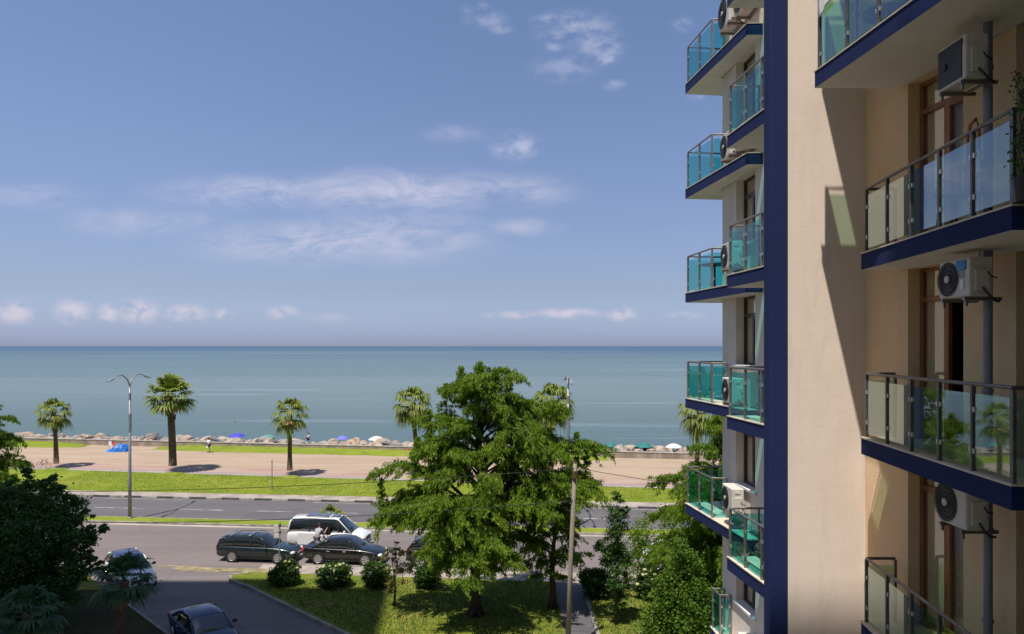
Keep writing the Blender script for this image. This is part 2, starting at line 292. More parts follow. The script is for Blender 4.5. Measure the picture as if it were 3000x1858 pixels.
# ------------------------------------------------------------------ mesh building
class MB:
    def __init__(s): s.v = []; s.f = []; s.m = []
    def add(s, vs, fs, mi=0):
        o = len(s.v); s.v += [tuple(p) for p in vs]; s.f += [tuple(i+o for i in f) for f in fs]
        s.m += (mi if isinstance(mi, list) else [mi]*len(fs)); return s
    def hexa(s, c, mi=0):      # 8 corners: bottom 4 ccw then top 4
        return s.add(c, [(3, 2, 1, 0), (4, 5, 6, 7), (0, 1, 5, 4), (1, 2, 6, 5), (2, 3, 7, 6), (3, 0, 4, 7)], mi)
    def box(s, x0, x1, y0, y1, z0, z1, mi=0):
        return s.hexa([(x0, y0, z0), (x1, y0, z0), (x1, y1, z0), (x0, y1, z0), (x0, y0, z1), (x1, y0, z1), (x1, y1, z1), (x0, y1, z1)], mi)
    def prism(s, poly, z0, z1, side=0, top=None, bot=None):
        n = len(poly); ar = sum(poly[i][0]*poly[(i+1) % n][1]-poly[(i+1) % n][0]*poly[i][1] for i in range(n))
        if ar < 0: poly = poly[::-1]
        vs = [(*p, z0) for p in poly]+[(*p, z1) for p in poly]
        fs = [(i, (i+1) % n, n+(i+1) % n, n+i) for i in range(n)]+[tuple(range(n, 2*n)), tuple(range(n-1, -1, -1))]
        return s.add(vs, fs, [side]*n+[side if top is None else top, side if bot is None else bot])
    def tube(s, pts, r, n=8, mi=0, caps=True):
        pts = [Vector(p) for p in pts]; rr = r if isinstance(r, (list, tuple)) else [r]*len(pts)
        vs = []; fs = []
        up = Vector((0, 0, 1))
        for i, p in enumerate(pts):
            d = (pts[min(i+1, len(pts)-1)]-pts[max(i-1, 0)])
            d = d.normalized() if d.length > 1e-9 else up
            a = d.cross(up if abs(d.z) < .95 else Vector((0, 1, 0))).normalized(); b = d.cross(a)
            for k in range(n):
                t = 2*math.pi*k/n; vs.append(p+(a*math.cos(t)+b*math.sin(t))*rr[i])
        for i in range(len(pts)-1):
            for k in range(n):
                fs.append((i*n+k, i*n+(k+1) % n, (i+1)*n+(k+1) % n, (i+1)*n+k))
        if caps: fs += [tuple(range(n-1, -1, -1)), tuple(range((len(pts)-1)*n, len(pts)*n))]
        return s.add(vs, fs, mi)
    def ball(s, c, rx, ry, rz, nu=12, nv=8, mi=0):
        vs = [(c[0], c[1], c[2]+rz)]; fs = []
        for j in range(1, nv):
            a = math.pi*j/nv
            for i in range(nu):
                b = 2*math.pi*i/nu; vs.append((c[0]+rx*math.sin(a)*math.cos(b), c[1]+ry*math.sin(a)*math.sin(b), c[2]+rz*math.cos(a)))
        vs.append((c[0], c[1], c[2]-rz)); L = len(vs)-1
        for i in range(nu): fs.append((0, 1+i, 1+(i+1) % nu))
        for j in range(nv-2):
            for i in range(nu): fs.append((1+j*nu+i, 1+(j+1)*nu+i, 1+(j+1)*nu+(i+1) % nu, 1+j*nu+(i+1) % nu))
        for i in range(nu): fs.append((L, 1+(nv-2)*nu+(i+1) % nu, 1+(nv-2)*nu+i))
        return s.add(vs, fs, mi)
    def loft(s, rings, mi=0, caps=True, closed=True):
        n = len(rings[0]); vs = [p for r in rings for p in r]; fs = []
        for i in range(len(rings)-1):
            for k in range(n if closed else n-1): fs.append((i*n+k, i*n+(k+1) % n, (i+1)*n+(k+1) % n, (i+1)*n+k))
        if caps: fs += [tuple(range(n-1, -1, -1)), tuple(range((len(rings)-1)*n, len(rings)*n))]
        return s.add(vs, fs, mi)
    def build(s, name, mats, parent=None, smooth=False, bevel=0, subs=0, world=True, seg=1):
        me = bpy.data.meshes.new(name); me.from_pydata(s.v, [], s.f)
        for x in (mats if isinstance(mats, (list, tuple)) else [mats]): me.materials.append(M[x] if isinstance(x, str) else x)
        me.polygons.foreach_set('material_index', s.m)
        if smooth: me.polygons.foreach_set('use_smooth', [True]*len(s.f))
        o = bpy.data.objects.new(name, me); COL.objects.link(o)
        if parent is not None:
            o.parent = parent
            if world:
                off = Vector((0, 0, 0)); q = parent
                while q is not None: off += q.location; q = q.parent
                o.location = -off
        if bevel:
            b = o.modifiers.new('bevel', 'BEVEL'); b.width = bevel; b.segments = seg; b.limit_method = 'ANGLE'
        if subs:
            b = o.modifiers.new('subsurf', 'SUBSURF'); b.levels = subs; b.render_levels = subs
        return o
def fmesh(name, V, F, mats, parent=None, mi=None, smooth=False):
    """big mesh from numpy arrays of equal-sided faces"""
    k = F.shape[1]; me = bpy.data.meshes.new(name)
    me.vertices.add(len(V)); me.vertices.foreach_set('co', V.astype(np.float32).ravel())
    me.loops.add(F.size); me.loops.foreach_set('vertex_index', F.astype(np.int32).ravel())
    me.polygons.add(len(F)); me.polygons.foreach_set('loop_start', np.arange(0, F.size, k, dtype=np.int32))
    if mi is not None: me.polygons.foreach_set('material_index', mi.astype(np.int32))
    me.update(calc_edges=True)
    for x in (mats if isinstance(mats, (list, tuple)) else [mats]): me.materials.append(M[x])
    o = bpy.data.objects.new(name, me); COL.objects.link(o)
    if parent is not None: o.parent = parent
    return o
def leaves(C, U, Vv, tri=False):
    """quads c-u, c-v, c+u, c+v (diamonds)"""
    N = len(C); V = np.stack([C-U, C-Vv, C+U, C+Vv], 1).reshape(-1, 3); F = np.arange(4*N).reshape(N, 4); return V, F
def rdir(n):
    a = rng.normal(size=(n, 3)); return a/np.linalg.norm(a, axis=1, keepdims=True)
def tag(o, label=None, cat=None, group=None, kind=None):
    if label: o['label'] = label
    if cat: o['category'] = cat
    if group: o['group'] = group
    if kind: o['kind'] = kind
    return o
def thing(name, label, cat, loc=(0, 0, 0), rz=0, group=None):
    o = bpy.data.objects.new(name, None); COL.objects.link(o); o.location = loc; o.rotation_euler = (0, 0, rz)
    o.empty_display_size = .2
    return tag(o, label, cat, group)
def copy_tree(o, parent=None):
    c = o.copy(); COL.objects.link(c); c.parent = parent
    for ch in o.children: copy_tree(ch, c)
    return c
def struct(name, mb, mats, **k):
    o = mb.build(name, mats, **k); o['kind'] = 'structure'; return o
def P(px, py, Y): return ((px-1500)/2150*Y, Y, CH+(1014-py)/2150*Y)

# ================================================================== GROUND
X0, X1 = -330, 95
def line(c, m): return lambda x: c+m*x
def strip(f0, f1, z0, z1, x0=X0, x1=X1, mb=None, n=1, mi=0):
    mb = mb or MB()
    mb.prism([(x0, f0(x0)), (x1, f0(x1)), (x1, f1(x1)), (x0, f1(x0))], z0, z1, mi); return mb
m1 = -.098
V = lambda v: line(v, m1)
G1 = line(66.4, -.163); PB = line(80.8, -.16); WL = line(83.7, -.163)
mb = MB(); mb.prism([(-600, -120), (600, -120), (600, WL(600)), (-600, WL(-600))], -3, -.03); struct('ground', mb, 'lawn')
mb = MB(); mb.prism([(X0, V(6)(X0)), (X1, V(6)(X1)), (X1, V(50)(X1)), (X0, V(50)(X0))], -.5, 0); struct('road', mb, 'asph')
struct('road', strip(V(50.2), V(57.9), -.5, 0), 'asph2')
struct('gutter', strip(V(49.05), V(49.42), -.2, .006), 'gutter')
struct('median', strip(V(49.62), V(50.80), -.2, .13), 'grass')
mb = strip(V(49.42), V(49.62), -.2, .12, mi=0); strip(V(50.80), V(50.95), -.2, .12, mb=mb); struct('kerb', mb, 'kerb')
# banded kerb on the sea side
mb = MB(); x = -70; i = 0
while x < 40:
    L = 1.45 if i % 2 else 1.35
    mb.prism([(x+.02, V(57.9)(x)), (x+L, V(57.9)(x+L)), (x+L, V(58.08)(x+L)), (x+.02, V(58.08)(x))], -.2, .14, i % 2); x += L; i += 1
struct('kerb', mb, ['kerbw', 'kerbd'])
struct('pavement', strip(V(58.08), V(59.7), -.2, .12), 'pave')
struct('verge', strip(V(59.7), G1, -.2, .15), 'grass')
struct('kerb', strip(G1, line(66.6, -.163), -.2, .165), 'kerbw')
struct('promenade', strip(line(66.6, -.163), line(67.6, -.163), -.2, .152), 'lav')
struct('promenade', strip(line(67.6, -.163), line(70.3, -.163), -.2, .15), 'pink')
struct('promenade', strip(line(70.3, -.163), WL, -.2, .148), 'prom')
struct('paving_joint', strip(line(81.3, -.16), line(81.38, -.16), -.1, .154, -60, 40), 'kerb')
# grass bank against the wall, in two stretches
def bank(x0, x1):
    mb = MB(); n = int((x1-x0)/1.5); vs = []; fs = []
    for i in range(n+1):
        x = x0+(x1-x0)*i/n; e = min(1, i/3, (n-i)/3)*.97+.03
        y0, y1 = PB(x)+random.uniform(-.15, .15)+(1-e)*.8, WL(x)-.02
        for j in range(5):
            t = j/4; vs.append((x, y0+(y1-y0)*t, .155+e*(.30*t**.7)+(random.uniform(-.03, .03) if 0 < j < 4 else 0)))
    for i in range(n):
        for j in range(4): fs.append((i*5+j, (i+1)*5+j, (i+1)*5+j+1, i*5+j+1))
    mb.add(vs, fs); return struct('grass_bank', mb, 'grass', smooth=True)
bank(-90, -53.0); bank(-43.5, 10.6)
# dashes on the far carriageway
mb = MB()
for (a, b) in [(-44, -41), (-32.6, -28.6), (-25.6, -22.2), (-19.6, -16.6), (-14.4, -11.6), (-7, -4), (-1, 2), (5.2, 8.2), (11.5, 15), (-8.6, -7.6)]:
    mb.prism([(a, V(54.05)(a)), (b, V(54.05)(b)), (b, V(54.2)(b)), (a, V(54.2)(a))], -.01, .005)
struct('road_marking', mb, 'line')
mb = MB()
for (a, b) in [(-35, -27), (-16, -7), (2, 12)]:
    mb.prism([(a, V(57.45)(a)), (b, V(57.45)(b)), (b, V(57.55)(b)), (a, V(57.55)(a))], -.01, .005)
struct('road_marking', mb, 'line')
# driveway mouth, lawns, pavements
dR = lambda y: -7.33+(32.1-y)*1.035      # right edge of the driveway
dL = lambda y: -15.3+(32.1-y)*1.0
kerbv = V(41.0); grv = V(39.15)
# right lawn
rl = [(-14.6, grv(-14.6)-.05), (-15.4, 39.9), (-14.9, 39.2), (dR(38.2), 38.2), (dR(32.1), 32.1), (dR(24), 24), (2.25, 24), (2.3, 37.7), (2.2, grv(2.2)-.05)]
rl = rl
mb = MB(); mb.prism(rl, -.2, .12); struct('lawn', mb, 'lawn')
mb = MB(); mb.prism([(3.75, 23), (3.75, grv(3.75)-.05), (120, grv(120)-.05), (120, 23)], -.2, .12); struct('lawn', mb, 'lawn')
mb = MB(); mb.prism([(2.25, 24), (2.2, grv(2.2)-.05), (3.75, grv(3.75)-.05), (3.75, 24)], -.2, .09); struct('path', mb, 'asph2')
mb = MB(); mb.prism([(3.68, 24), (3.62, 37.9), (3.78, 37.9), (3.84, 24)], -.2, .17); struct('kerb', mb, 'kerb')
mb = MB(); mb.prism([(-120, grv(-120)-.05), (-24.6, grv(-24.6)-.05), (-23.4, 40.2), (dL(37.6), 37.6), (-120, 37.6)], -.2, .12); struct('lawn', mb, 'lawn')
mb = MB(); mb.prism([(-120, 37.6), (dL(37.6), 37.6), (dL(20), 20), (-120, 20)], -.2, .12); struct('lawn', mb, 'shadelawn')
mb = MB(); mb.prism([(dL(39)+.0, 39), (dL(39)+.16, 39), (dL(20)+.16, 20), (dL(20), 20)], -.2, .15)
pts = [(-14.5, 40.35), (-15.3, 40.0), (-14.95, 39.2), (dR(38.2), 38.2), (dR(32.1), 32.1), (dR(24), 24)]
for k in range(len(pts)-1):
    a, b = Vector(pts[k]), Vector(pts[k+1]); n = Vector((-(b-a).y, (b-a).x)).normalized()*.16; n = -n if n.x > 0 else n
    mb.prism([tuple(a), tuple(b), tuple(b+n), tuple(a+n)], -.2, .15)
struct('kerb', mb, 'kerb')
struct('pavement', strip(V(39.1), V(40.85), -.2, .05, -14.3, 120), 'pave')
struct('pavement', strip(V(39.1), V(40.85), -.2, .05, -120, -25.5), 'pave')
struct('kerb', strip(V(40.85), V(41.0), -.2, .07, -13.5, 120), 'kerb')
# dirt patches on the shoulder
for (cx, cy, rx, ry) in [(-17.0, 41.35, 2.3, .42), (-14.2, 41.0, 2.2, .38), (-19.3, 42.0, 1.5, .12)]:
    mb = MB(); pl = []
    for k in range(26):
        a = 2*math.pi*k/26; q = random.uniform(.8, 1.15); pl.append((cx+rx*q*math.cos(a), cy+ry*q*math.sin(a)-.098*rx*math.cos(a)))
    mb.prism(pl, -.05, .055 if cx > -14.3 else .012); struct('dirt_patch', mb, 'dirt')
# beach and water
mb = MB(); mb.prism([(-300, WL(-300)+.3), (300, WL(300)+.3), (300, WL(300)+10), (-300, WL(-300)+10)], -4, -1.35); struct('beach', mb, 'sand')
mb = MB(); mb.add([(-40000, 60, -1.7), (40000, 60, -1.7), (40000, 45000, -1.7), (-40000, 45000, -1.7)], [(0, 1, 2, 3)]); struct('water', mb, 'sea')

# sea wall
def lx(f, x, o=0): return (x, f(x)+o)
mb = MB(); x = -110
segs = []
while x < 60:
    segs.append((x, min(60, x+6.0))); x += 6.0
for a, b in segs:
    mb.prism([lx(WL, a+.02), lx(WL, b), lx(WL, b, .38), lx(WL, a+.02, .38)], -1.5, .78)
w = mb.build('sea_wall', 'wallc'); tag(w, 'long low stained concrete wall between the promenade and the boulders', 'sea wall')
mb = MB(); mb.prism([lx(WL, -110, -.04), lx(WL, 60, -.04), lx(WL, 60, .44), lx(WL, -110, .44)], .78, .86)
c = mb.build('coping', 'kerbw', w)
mb = MB()
for (a, dz) in [(-12.6, .0), (-12.2, .05), (-11.9, -.02)]:
    mb.tube([(a, WL(a)-.012, .35+dz), (a+.2, WL(a)-.045, .62+dz), (a+.35, WL(a)-.07, .4+dz)], .035, 5)
mb.build('graffiti', 'red', w)

# boulders
def rockmesh(i):
    me = MB(); me.ball((0, 0, 0), 1, 1, 1, 10, 7); r = np.random.default_rng(i+40)
    pl = rdir(9); off = r.uniform(.45, .9, 9); vs = []
    for p in me.v:
        p = np.array(p)
        for n_, o_ in zip(pl, off):
            d = p@n_
            if d > o_: p = p-n_*(d-o_)
        vs.append(tuple(p*np.array([1.1, .8, .75])+r.normal(size=3)*.035))
    me.v = vs; return me
rp = []
for i in range(12):
    for k in range(4):
        pass
protos = {}
rl_col = ['tan', 'grey', 'orange tan', 'dark wet']
lab = {0: 'pale tan boulder in the breakwater behind the sea wall', 1: 'grey boulder in the breakwater behind the sea wall',
       2: 'orange tan boulder in the breakwater behind the sea wall', 3: 'dark boulder in the breakwater behind the sea wall'}
for i in range(12):
    k = [0, 1, 2, 0, 1, 2, 0, 1, 3, 0, 2, 3][i]
    rp.append((k, rockmesh(i).build('boulder', 'rock%d' % k, bevel=.0)))
used = set(); cnt = 0
x = -76
while x < 27 and cnt < 285:
    for row in range(2):
        k, pr = random.choice(rp) if random.random() < .8 else rp[random.choice([0, 2, 3, 6, 9])]
        if id(pr) in used:
            o = pr.copy(); COL.objects.link(o)
        else: o = pr; used.add(id(pr))
        xx = x+random.uniform(-.3, .3); s = random.uniform(.6, 1.08)
        yy = WL(xx)+(1.5 if row == 0 else 3.3)+random.uniform(-.2, .3)
        o.location = (xx, yy, (.30 if row == 0 else .42)+random.uniform(-.22, .22)); o.scale = (s*random.uniform(.7, 1.35), s, s*random.uniform(.8, 1.15))
        o.rotation_euler = (random.uniform(-.5, .5), random.uniform(-.5, .5), random.uniform(0, 6.28))
        tag(o, lab[k], 'boulder', {0: 'pale tan boulders', 1: 'grey boulders', 2: 'orange tan boulders', 3: 'dark boulders'}[k]+' of the breakwater'); cnt += 1
    x += random.uniform(.68, .95)

# ================================================================== BUILDING
FL = [CH+z for z in (10.49, 7.49, 4.49, 1.52, -1.48, -4.48, -7.48, -10.48)]; KK = [2, 1, 0, -1, -2, -3, -4, -5]
TOPZ = FL[0]+3.0
B = thing('apartment_building', 'cream and blue apartment building with green glass balconies at the right', 'building', (6, 12, 0))
def wl(A, Bp):
    A = Vector(A); Bp = Vector(Bp); t = (Bp-A).normalized(); n = Vector((t.y, -t.x))
    if n.x > 0: n = -n
    return A, t, n
def wbox(mb, fr, s0, s1, n0, n1, z0, z1, mi=0):
    A, t, n = fr
    c = [A+t*s0+n*n0, A+t*s1+n*n0, A+t*s1+n*n1, A+t*s0+n*n1]
    mb.prism([tuple(p) for p in c], z0, z1, mi)
def wp(fr, s, nn): A, t, n = fr; return A+t*s+n*nn
fD = wl((5.65, 19.7), (6.045, 13.03)); fB = wl((6.229, 12.94), (6.229+.12*3.3, 9.64))
LD = (Vector((6.045, 13.03))-Vector((5.65, 19.7))).length; LB = 3.32
# blue pier + cream cross wall
mb = MB(); mb.box(4.863, 6.229, 12.94, 13.24, -.1, TOPZ); mb.build('cross_wall', 'cream', B)
mb = MB(); mb.box(4.544, 4.863, 12.925, 13.25, -.1, TOPZ); mb.build('blue_pier', 'blue', B, bevel=.012)
# far wing wall
mb = MB(); s0, s1 = 1.0, 2.25
wbox(mb, fD, 0, s0, -.3, 0, -.1, TOPZ); wbox(mb, fD, s1, LD, -.3, 0, -.1, TOPZ)
for f in FL: wbox(mb, fD, s0, s1, -.3, 0, f-.28, f+1.0)
wbox(mb, fD, s0, s1, -.3, 0, -.1, FL[-1]-.28)
mb.build('wing_wall', 'greige', B)
mb = MB(); q = wp(fD, 0, -.3)
mb.prism([(q.x+.0, q.y), (18, q.y+1.0), (18, q.y+.7), (q.x, q.y-.3)], -.1, TOPZ); mb.build('sea_facade', 'greige', B)
# near bay wall
mb = MB(); d0, d1 = 1.15, 2.37
wbox(mb, fB, -.1, d0, -.34, 0, -.1, TOPZ); wbox(mb, fB, d1, LB, -.34, 0, -.1, TOPZ)
for f in FL: wbox(mb, fB, d0, d1, -.34, 0, f-.28, f)
mb.build('bay_wall', 'tanwall', B)
mb = MB(); mb.box(3.66, 9, 4.9, 5.2, -.1, TOPZ); mb.build('cross_wall', 'cream', B)  # unseen wall added out of view to keep light off the near bay
mb = MB(); wbox(mb, fB, LB, LB+.5, -1.2, -.22, -.1, TOPZ); wbox(mb, fB, LB+.5, LB+7, -1.2, -.9, -.1, TOPZ); mb.build('side_wall', 'darkwall', B)
mb = MB(); mb.prism([(7.4, 19.4), (7.6, 3), (18, 3), (18, 19.8)], -.1, TOPZ-.1); mb.build('core', 'interior', B)
mb = MB(); mb.prism([(5.2, 19.9), (5.2, 3), (18, 3), (18, 20.4)], TOPZ, TOPZ+.4); mb.build('roof', 'greige', B)

def window(fr, s0, s1, z0, z1, door, kind, opened=False):
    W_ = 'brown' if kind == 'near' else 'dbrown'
    mb = MB(); d = -.20; t = .06
    tz = z0+(2.2 if door else 1.25); has_tr = z1-z0 > 1.5
    wbox(mb, fr, s0, s0+t, d-.07, d, z0, z1); wbox(mb, fr, s1-t, s1, d-.07, d, z0, z1)
    wbox(mb, fr, s0+t, s1-t, d-.07, d, z1-t, z1); wbox(mb, fr, s0+t, s1-t, d-.07, d, z0, z0+t)
    if has_tr: wbox(mb, fr, s0+t, s1-t, d-.07, d+.006, tz-.045, tz+.045)
    sm = (s0+s1)/2+(.0 if kind == 'near' else .0)
    top = tz-.045 if has_tr else z1-t
    wbox(mb, fr, sm-.05, sm+.05, d-.07, d+.004, z0+t, top)
    # casement of the nearer leaf
    if not opened:
        wbox(mb, fr, sm+.052, sm+.11, d-.03, d+.03, z0+t, top); wbox(mb, fr, s1-t-.06, s1-t-.002, d-.03, d+.03, z0+t, top)
        wbox(mb, fr, sm+.11, s1-t-.06, d-.03, d+.03, top-.06, top-.002); wbox(mb, fr, sm+.11, s1-t-.06, d-.03, d+.03, z0+t+.002, z0+t+.07)
    f = mb.build('window', W_, B, bevel=.006)
    mb = MB()
    if has_tr: wbox(mb, fr, s0+t, s1-t, d-.04, d-.034, tz+.045, z1-t)
    wbox(mb, fr, s0+t, sm-.05, d-.04, d-.034, z0+t, top)
    if not opened: wbox(mb, fr, sm+.11, s1-t-.06, d-.01, d-.004, z0+t+.07, top-.06)
    mb.build('pane', 'pane', f)
    # curtain with folds
    mb = MB(); n = 46; vs = []; fs = []
    cs0, cs1 = s0+t, (sm-.02 if opened else s1-t)
    for i in range(n+1):
        s = cs0+(cs1-cs0)*i/n; o = d-.10+.022*math.sin(i*1.25+random.uniform(-.3, .3)); p = wp(fr, s, o)
        vs += [(p.x, p.y, z0+.03), (p.x, p.y, z1-.02)]
    for i in range(n): fs.append((2*i, 2*i+2, 2*i+3, 2*i+1))
    mb.add(vs, fs); mb.build('curtain', 'curtain', f, smooth=True)
    if not door:
        mb = MB(); wbox(mb, fr, s0-.1, s1+.12, -.19, .06, z0-.05, z0+.012); mb.build('sill', 'sill', f, bevel=.006)
    return f
for i, f in enumerate(FL):
    top = (FL[i-1] if i else TOPZ)-.28
    window(fD, s0, s1, f+1.0, top, False, 'far')
    window(fB, d0, d1, f+.02, top, True, 'near', opened=(KK[i] == -2))

POSTW = .045
def railing(par, pts, z, counts, h, gm='glass', ends=(True, True), gap=.11):
    """posts, handrail and clips in one frame part; each pane its own"""
    mb = MB(); P3 = [Vector(p) for p in pts]
    mb.tube([(p.x, p.y, z+h) for p in P3], .024, 8)
    panes = []
    for a, b, n in zip(P3[:-1], P3[1:], counts):
        d = (b-a); L = d.length; t = d.normalized(); nn = Vector((t.y, -t.x))
        for k in range(n+1):
            if k == n and b is not P3[-1]: continue
            c = a+d*(k/n)
            q = [c-t*.02-nn*.026, c+t*.02-nn*.026, c+t*.02+nn*.026, c-t*.02+nn*.026]
            mb.prism([tuple(p) for p in q], z-.02, z+h-.02, 0)
            # a second, darker flat just behind each post
            q2 = [p-nn*.034 for p in q]
            for zz in (z+.24, z+h-.30):
                for sgn in ((-1,) if k == n else ((1,) if k == 0 else (-1, 1))):
                    e = c+t*(.036*sgn)
                    mb.prism([tuple(e-t*.02-nn*.02), tuple(e+t*.02-nn*.02), tuple(e+t*.02+nn*.02), tuple(e-t*.02+nn*.02)], zz-.03, zz+.03, 1)
        for k in range(n):
            p0 = a+t*(L*k/n+.035); p1 = a+t*(L*(k+1)/n-.035)
            panes.append([p0-nn*.005, p1-nn*.005, p1+nn*.005, p0+nn*.005])
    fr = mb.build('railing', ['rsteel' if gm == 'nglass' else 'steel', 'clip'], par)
    for q in panes:
        m2 = MB(); m2.prism([tuple(p) for p in q], z+.06, z+h-gap, 0); m2.build('glass_pane', gm, par)
    return fr
def slab(poly, f, lipw=.0, name='balcony'):
    mb = MB(); mb.prism(poly, f-.28, f-.022, 0, 0, 1)
    s = mb.build(name, ['blue', 'soffit'], B)
    cx = sum(p[0] for p in poly)/len(poly); cy = sum(p[1] for p in poly)/len(poly)
    mb = MB(); mb.prism([(p[0]-(.012 if p[0] < cx else 0), p[1]+(.012 if p[1] > cy else -.012)) for p in poly], f-.022, f, 0)
    mb.build('floor_tile', 'tile', s)
    return s
for i, f in enumerate(FL):
    k = KK[i]
    # far wing, outer balcony
    if k >= -3:
        poly = [(4.96, 21.0), (7.2, 21.3), (7.2, 20.05), (5.62, 19.75), (5.83, 17.0), (5.45, 17.0)]
        s = slab(poly, f)
        railing(s, [(7.1, 21.2), (5.02, 20.93), (5.22, 19.15), (5.60, 19.13)], f, (3, 2, 1), 1.03)
    elif k == -4:
        s = slab([(5.30, 19.6), (5.68, 19.6), (5.86, 16.4), (5.45, 16.4)], f)
        railing(s, [(5.64, 19.5), (5.34, 19.5), (5.39, 19.0), (5.66, 19.0)], f, (1, 1, 1), 1.03)
    # far wing, nearer balcony
    if k >= -3:
        s = slab([(4.586, 15.65), (5.88, 15.65), (6.04, 13.24), (4.586+.0977*2.41, 13.24)], f)
        railing(s, [(5.86, 15.60), (4.64, 15.60), (4.64+.0977*2.3, 13.29)], f, (2, 3), 1.03)
    # near bay
    wide = k >= 0
    if wide:
        s = slab([(4.943, 11.98), (6.33, 11.98), (6.58, 9.9), (6.9, 7.85), (5.345, 7.85)], f)
        railing(s, [(6.20, 11.92), (5.0, 11.92), (5.40, 7.92), (6.85, 7.92)], f, (2, 5, 2), 1.2, 'nglass' if k == 0 else 'nglass')
    else:
        s = slab([(5.70, 11.98), (6.33, 11.98), (6.58, 9.9), (6.9, 7.85), (5.345, 7.85)], f)
        railing(s, [(6.22, 11.92), (5.76, 11.92), (5.395, 7.90), (6.85, 7.90)], f, (1, 5, 2), 1.03, 'nglass')
# downpipe of the near bay
mb = MB(); mb.tube([(6.20, 9.56, 0), (6.20, 9.56, TOPZ)], .055, 12)
for f in FL:
    for dz in (.9, 2.1): mb.tube([(6.20, 9.56, f+dz-.02), (6.20, 9.56, f+dz+.02)], .068, 12)
mb.build('downpipe', 'grey', B, smooth=False)
for zz in (CH+3.05,):
    mb = MB(); c = (6.07, 9.60)
    mb.tube([(c[0], c[1]+.18, zz-.95), (c[0], c[1]+.18, zz-.3), (c[0], c[1]+.12, zz-.12), (c[0], c[1], zz-.08), (c[0], c[1]-.06, zz-.2), (c[0], c[1]-.06, zz-.5)], .022, 8); mb.build('hose', 'orange', B, smooth=True)
    mb = MB(); mb.tube([(c[0], c[1]-.06, zz-2.4), (c[0], c[1]-.06, zz-.5)], .028, 8); mb.box(c[0]-.06, c[0]+.06, c[1]-.02, c[1]+.16, zz-1.35, zz-1.0); mb.build('pipe', 'sill', B)

# the tower that throws the shadow over the driveway (stands out of the picture on the left)
T = thing('tower_block', 'tall tower block left of the driveway whose shadow falls on the lawn', 'building', (-31, 12, 0))
mb = MB(); mb.prism([(-52, 17.0), (-17.7, 17.0), (-15.6, -5), (-52, -5)], 0, 60); mb.build('wall', 'cream', T)
mb = MB(); mb.prism([(-38, 18.2), (-23, 18.2), (-23, 17.1), (-38, 17.1)], 54, 60.6); mb.build('parapet', 'blue', T)
mb = MB()
for zz in range(1, 19):
    for xx in range(-50, -18, 4): mb.box(xx, xx+1.8, 17.02, 17.06, zz*3.1, zz*3.1+1.5)
mb.build('window', 'carglass', T)

# the photographer's own building, behind the camera: it shades the foot of the cross wall
T = thing('apartment_tower', 'tall cream building behind the viewer whose shadow darkens the foot of the cream wall', 'building', (-3, -8, 0))
mb = MB(); mb.box(-5.2, -1.0, -9, -1.5, 0, 49.2); mb.build('wall', 'cream', T)
mb = MB()
for zz in range(1, 15):
    for xx in (-4.4, -2.8): mb.box(xx, xx+1.1, -1.52, -1.47, zz*3.0+1, zz*3.0+2.6)
mb.build('window', 'carglass', T)

# ---- outdoor units
def ac(x, y, z, label, w=.82, d=.30, h=.56, rz=0, sticker=False, square=False):
    """local: front looks to -x, width along y"""
    t = thing('air_conditioner', label, 'air conditioner', (x, y, z), rz, 'outdoor units on the apartment building')
    mb = MB(); mb.box(0, d, -w/2, w/2, .05, .05+h); mb.build('casing', 'acwhite', t, bevel=.022, world=False, seg=2)
    mb = MB(); cy, cz, rr = .12, .05+h/2, h*.44
    ring = [(-.006, cy+rr*math.cos(a*math.pi/12), cz+rr*math.sin(a*math.pi/12)) for a in range(24)]
    if square: mb.box(-.012, .002, -.24, w/2-.04, .09, .05+h-.04, 0)
    else: mb.add(ring+[(-.006, cy, cz)], [(24, (a+1) % 24, a) for a in range(24)], 0)
    for q in (.3, .55, .8, 1.0):
        if square: continue
        pts = [(-.016, cy+rr*q*math.cos(a*math.pi/10), cz+rr*q*math.sin(a*math.pi/10)) for a in range(21)]
        mb.tube(pts, .006, 4, 0, False)
    mb.build('fan_grille', 'acdark', t, world=False)
    mb = MB(); mb.tube([(-.03, cy, cz), (-.005, cy, cz)], .05, 12); mb.build('fan_hub', 'acwhite' if not square else 'acdark', t, world=False)
    # valve cover and cables on the side that faces the camera (-y)
    mb = MB(); mb.box(.06, .24, -w/2-.03, -w/2-.002, .12, .12+h*.55); mb.box(.08, .2, -w/2-.012, -w/2-.002, .05+h*.8, .05+h*.9); mb.build('valve_cover', 'acwhite', t, bevel=.01, world=False)
    mb = MB(); mb.tube([(.15, -w/2-.03, .16), (.17, -w/2-.09, .08), (.25, -w/2-.08, 0), (.36, -w/2-.02, -.02)], .016, 6); mb.tube([(.19, -w/2-.01, .4), (.24, -w/2-.05, .3), (.33, -w/2-.02, .28)], .01, 5); mb.build('hose', 'acdark', t, world=False)
    mb = MB()
    for yy in (-w*.36, w*.36): mb.box(-.02, .46, yy-.02, yy+.02, -.0, .045); mb.box(.0, .03, yy-.015, yy+.015, -.07, .0)
    mb.box(.30, .34, -w*.36+.02, w*.36-.02, .01, .035)
    mb.build('bracket', 'steel', t, world=False)
    if sticker:
        mb = MB(); mb.box(-.016, -.002, -w/2+.07, -w/2+.26, .05+h-.15, .05+h-.03); s = mb.build('sticker', 'sticker', t, world=False); s['label'] = 'blue sticker on the front corner'
        mb = MB(); mb.box(-.015, -.002, -w/2+.11, -w/2+.17, .15, .27); mb.build('notice', 'white', t, world=False)
        mb = MB()
        for q in range(4): mb.box(-.015, -.002, -w/2+.09, -w/2+.24, .30+q*.028, .308+q*.028)
        mb.build('print', 'grey', t, world=False)
    return t
NX = 5.76
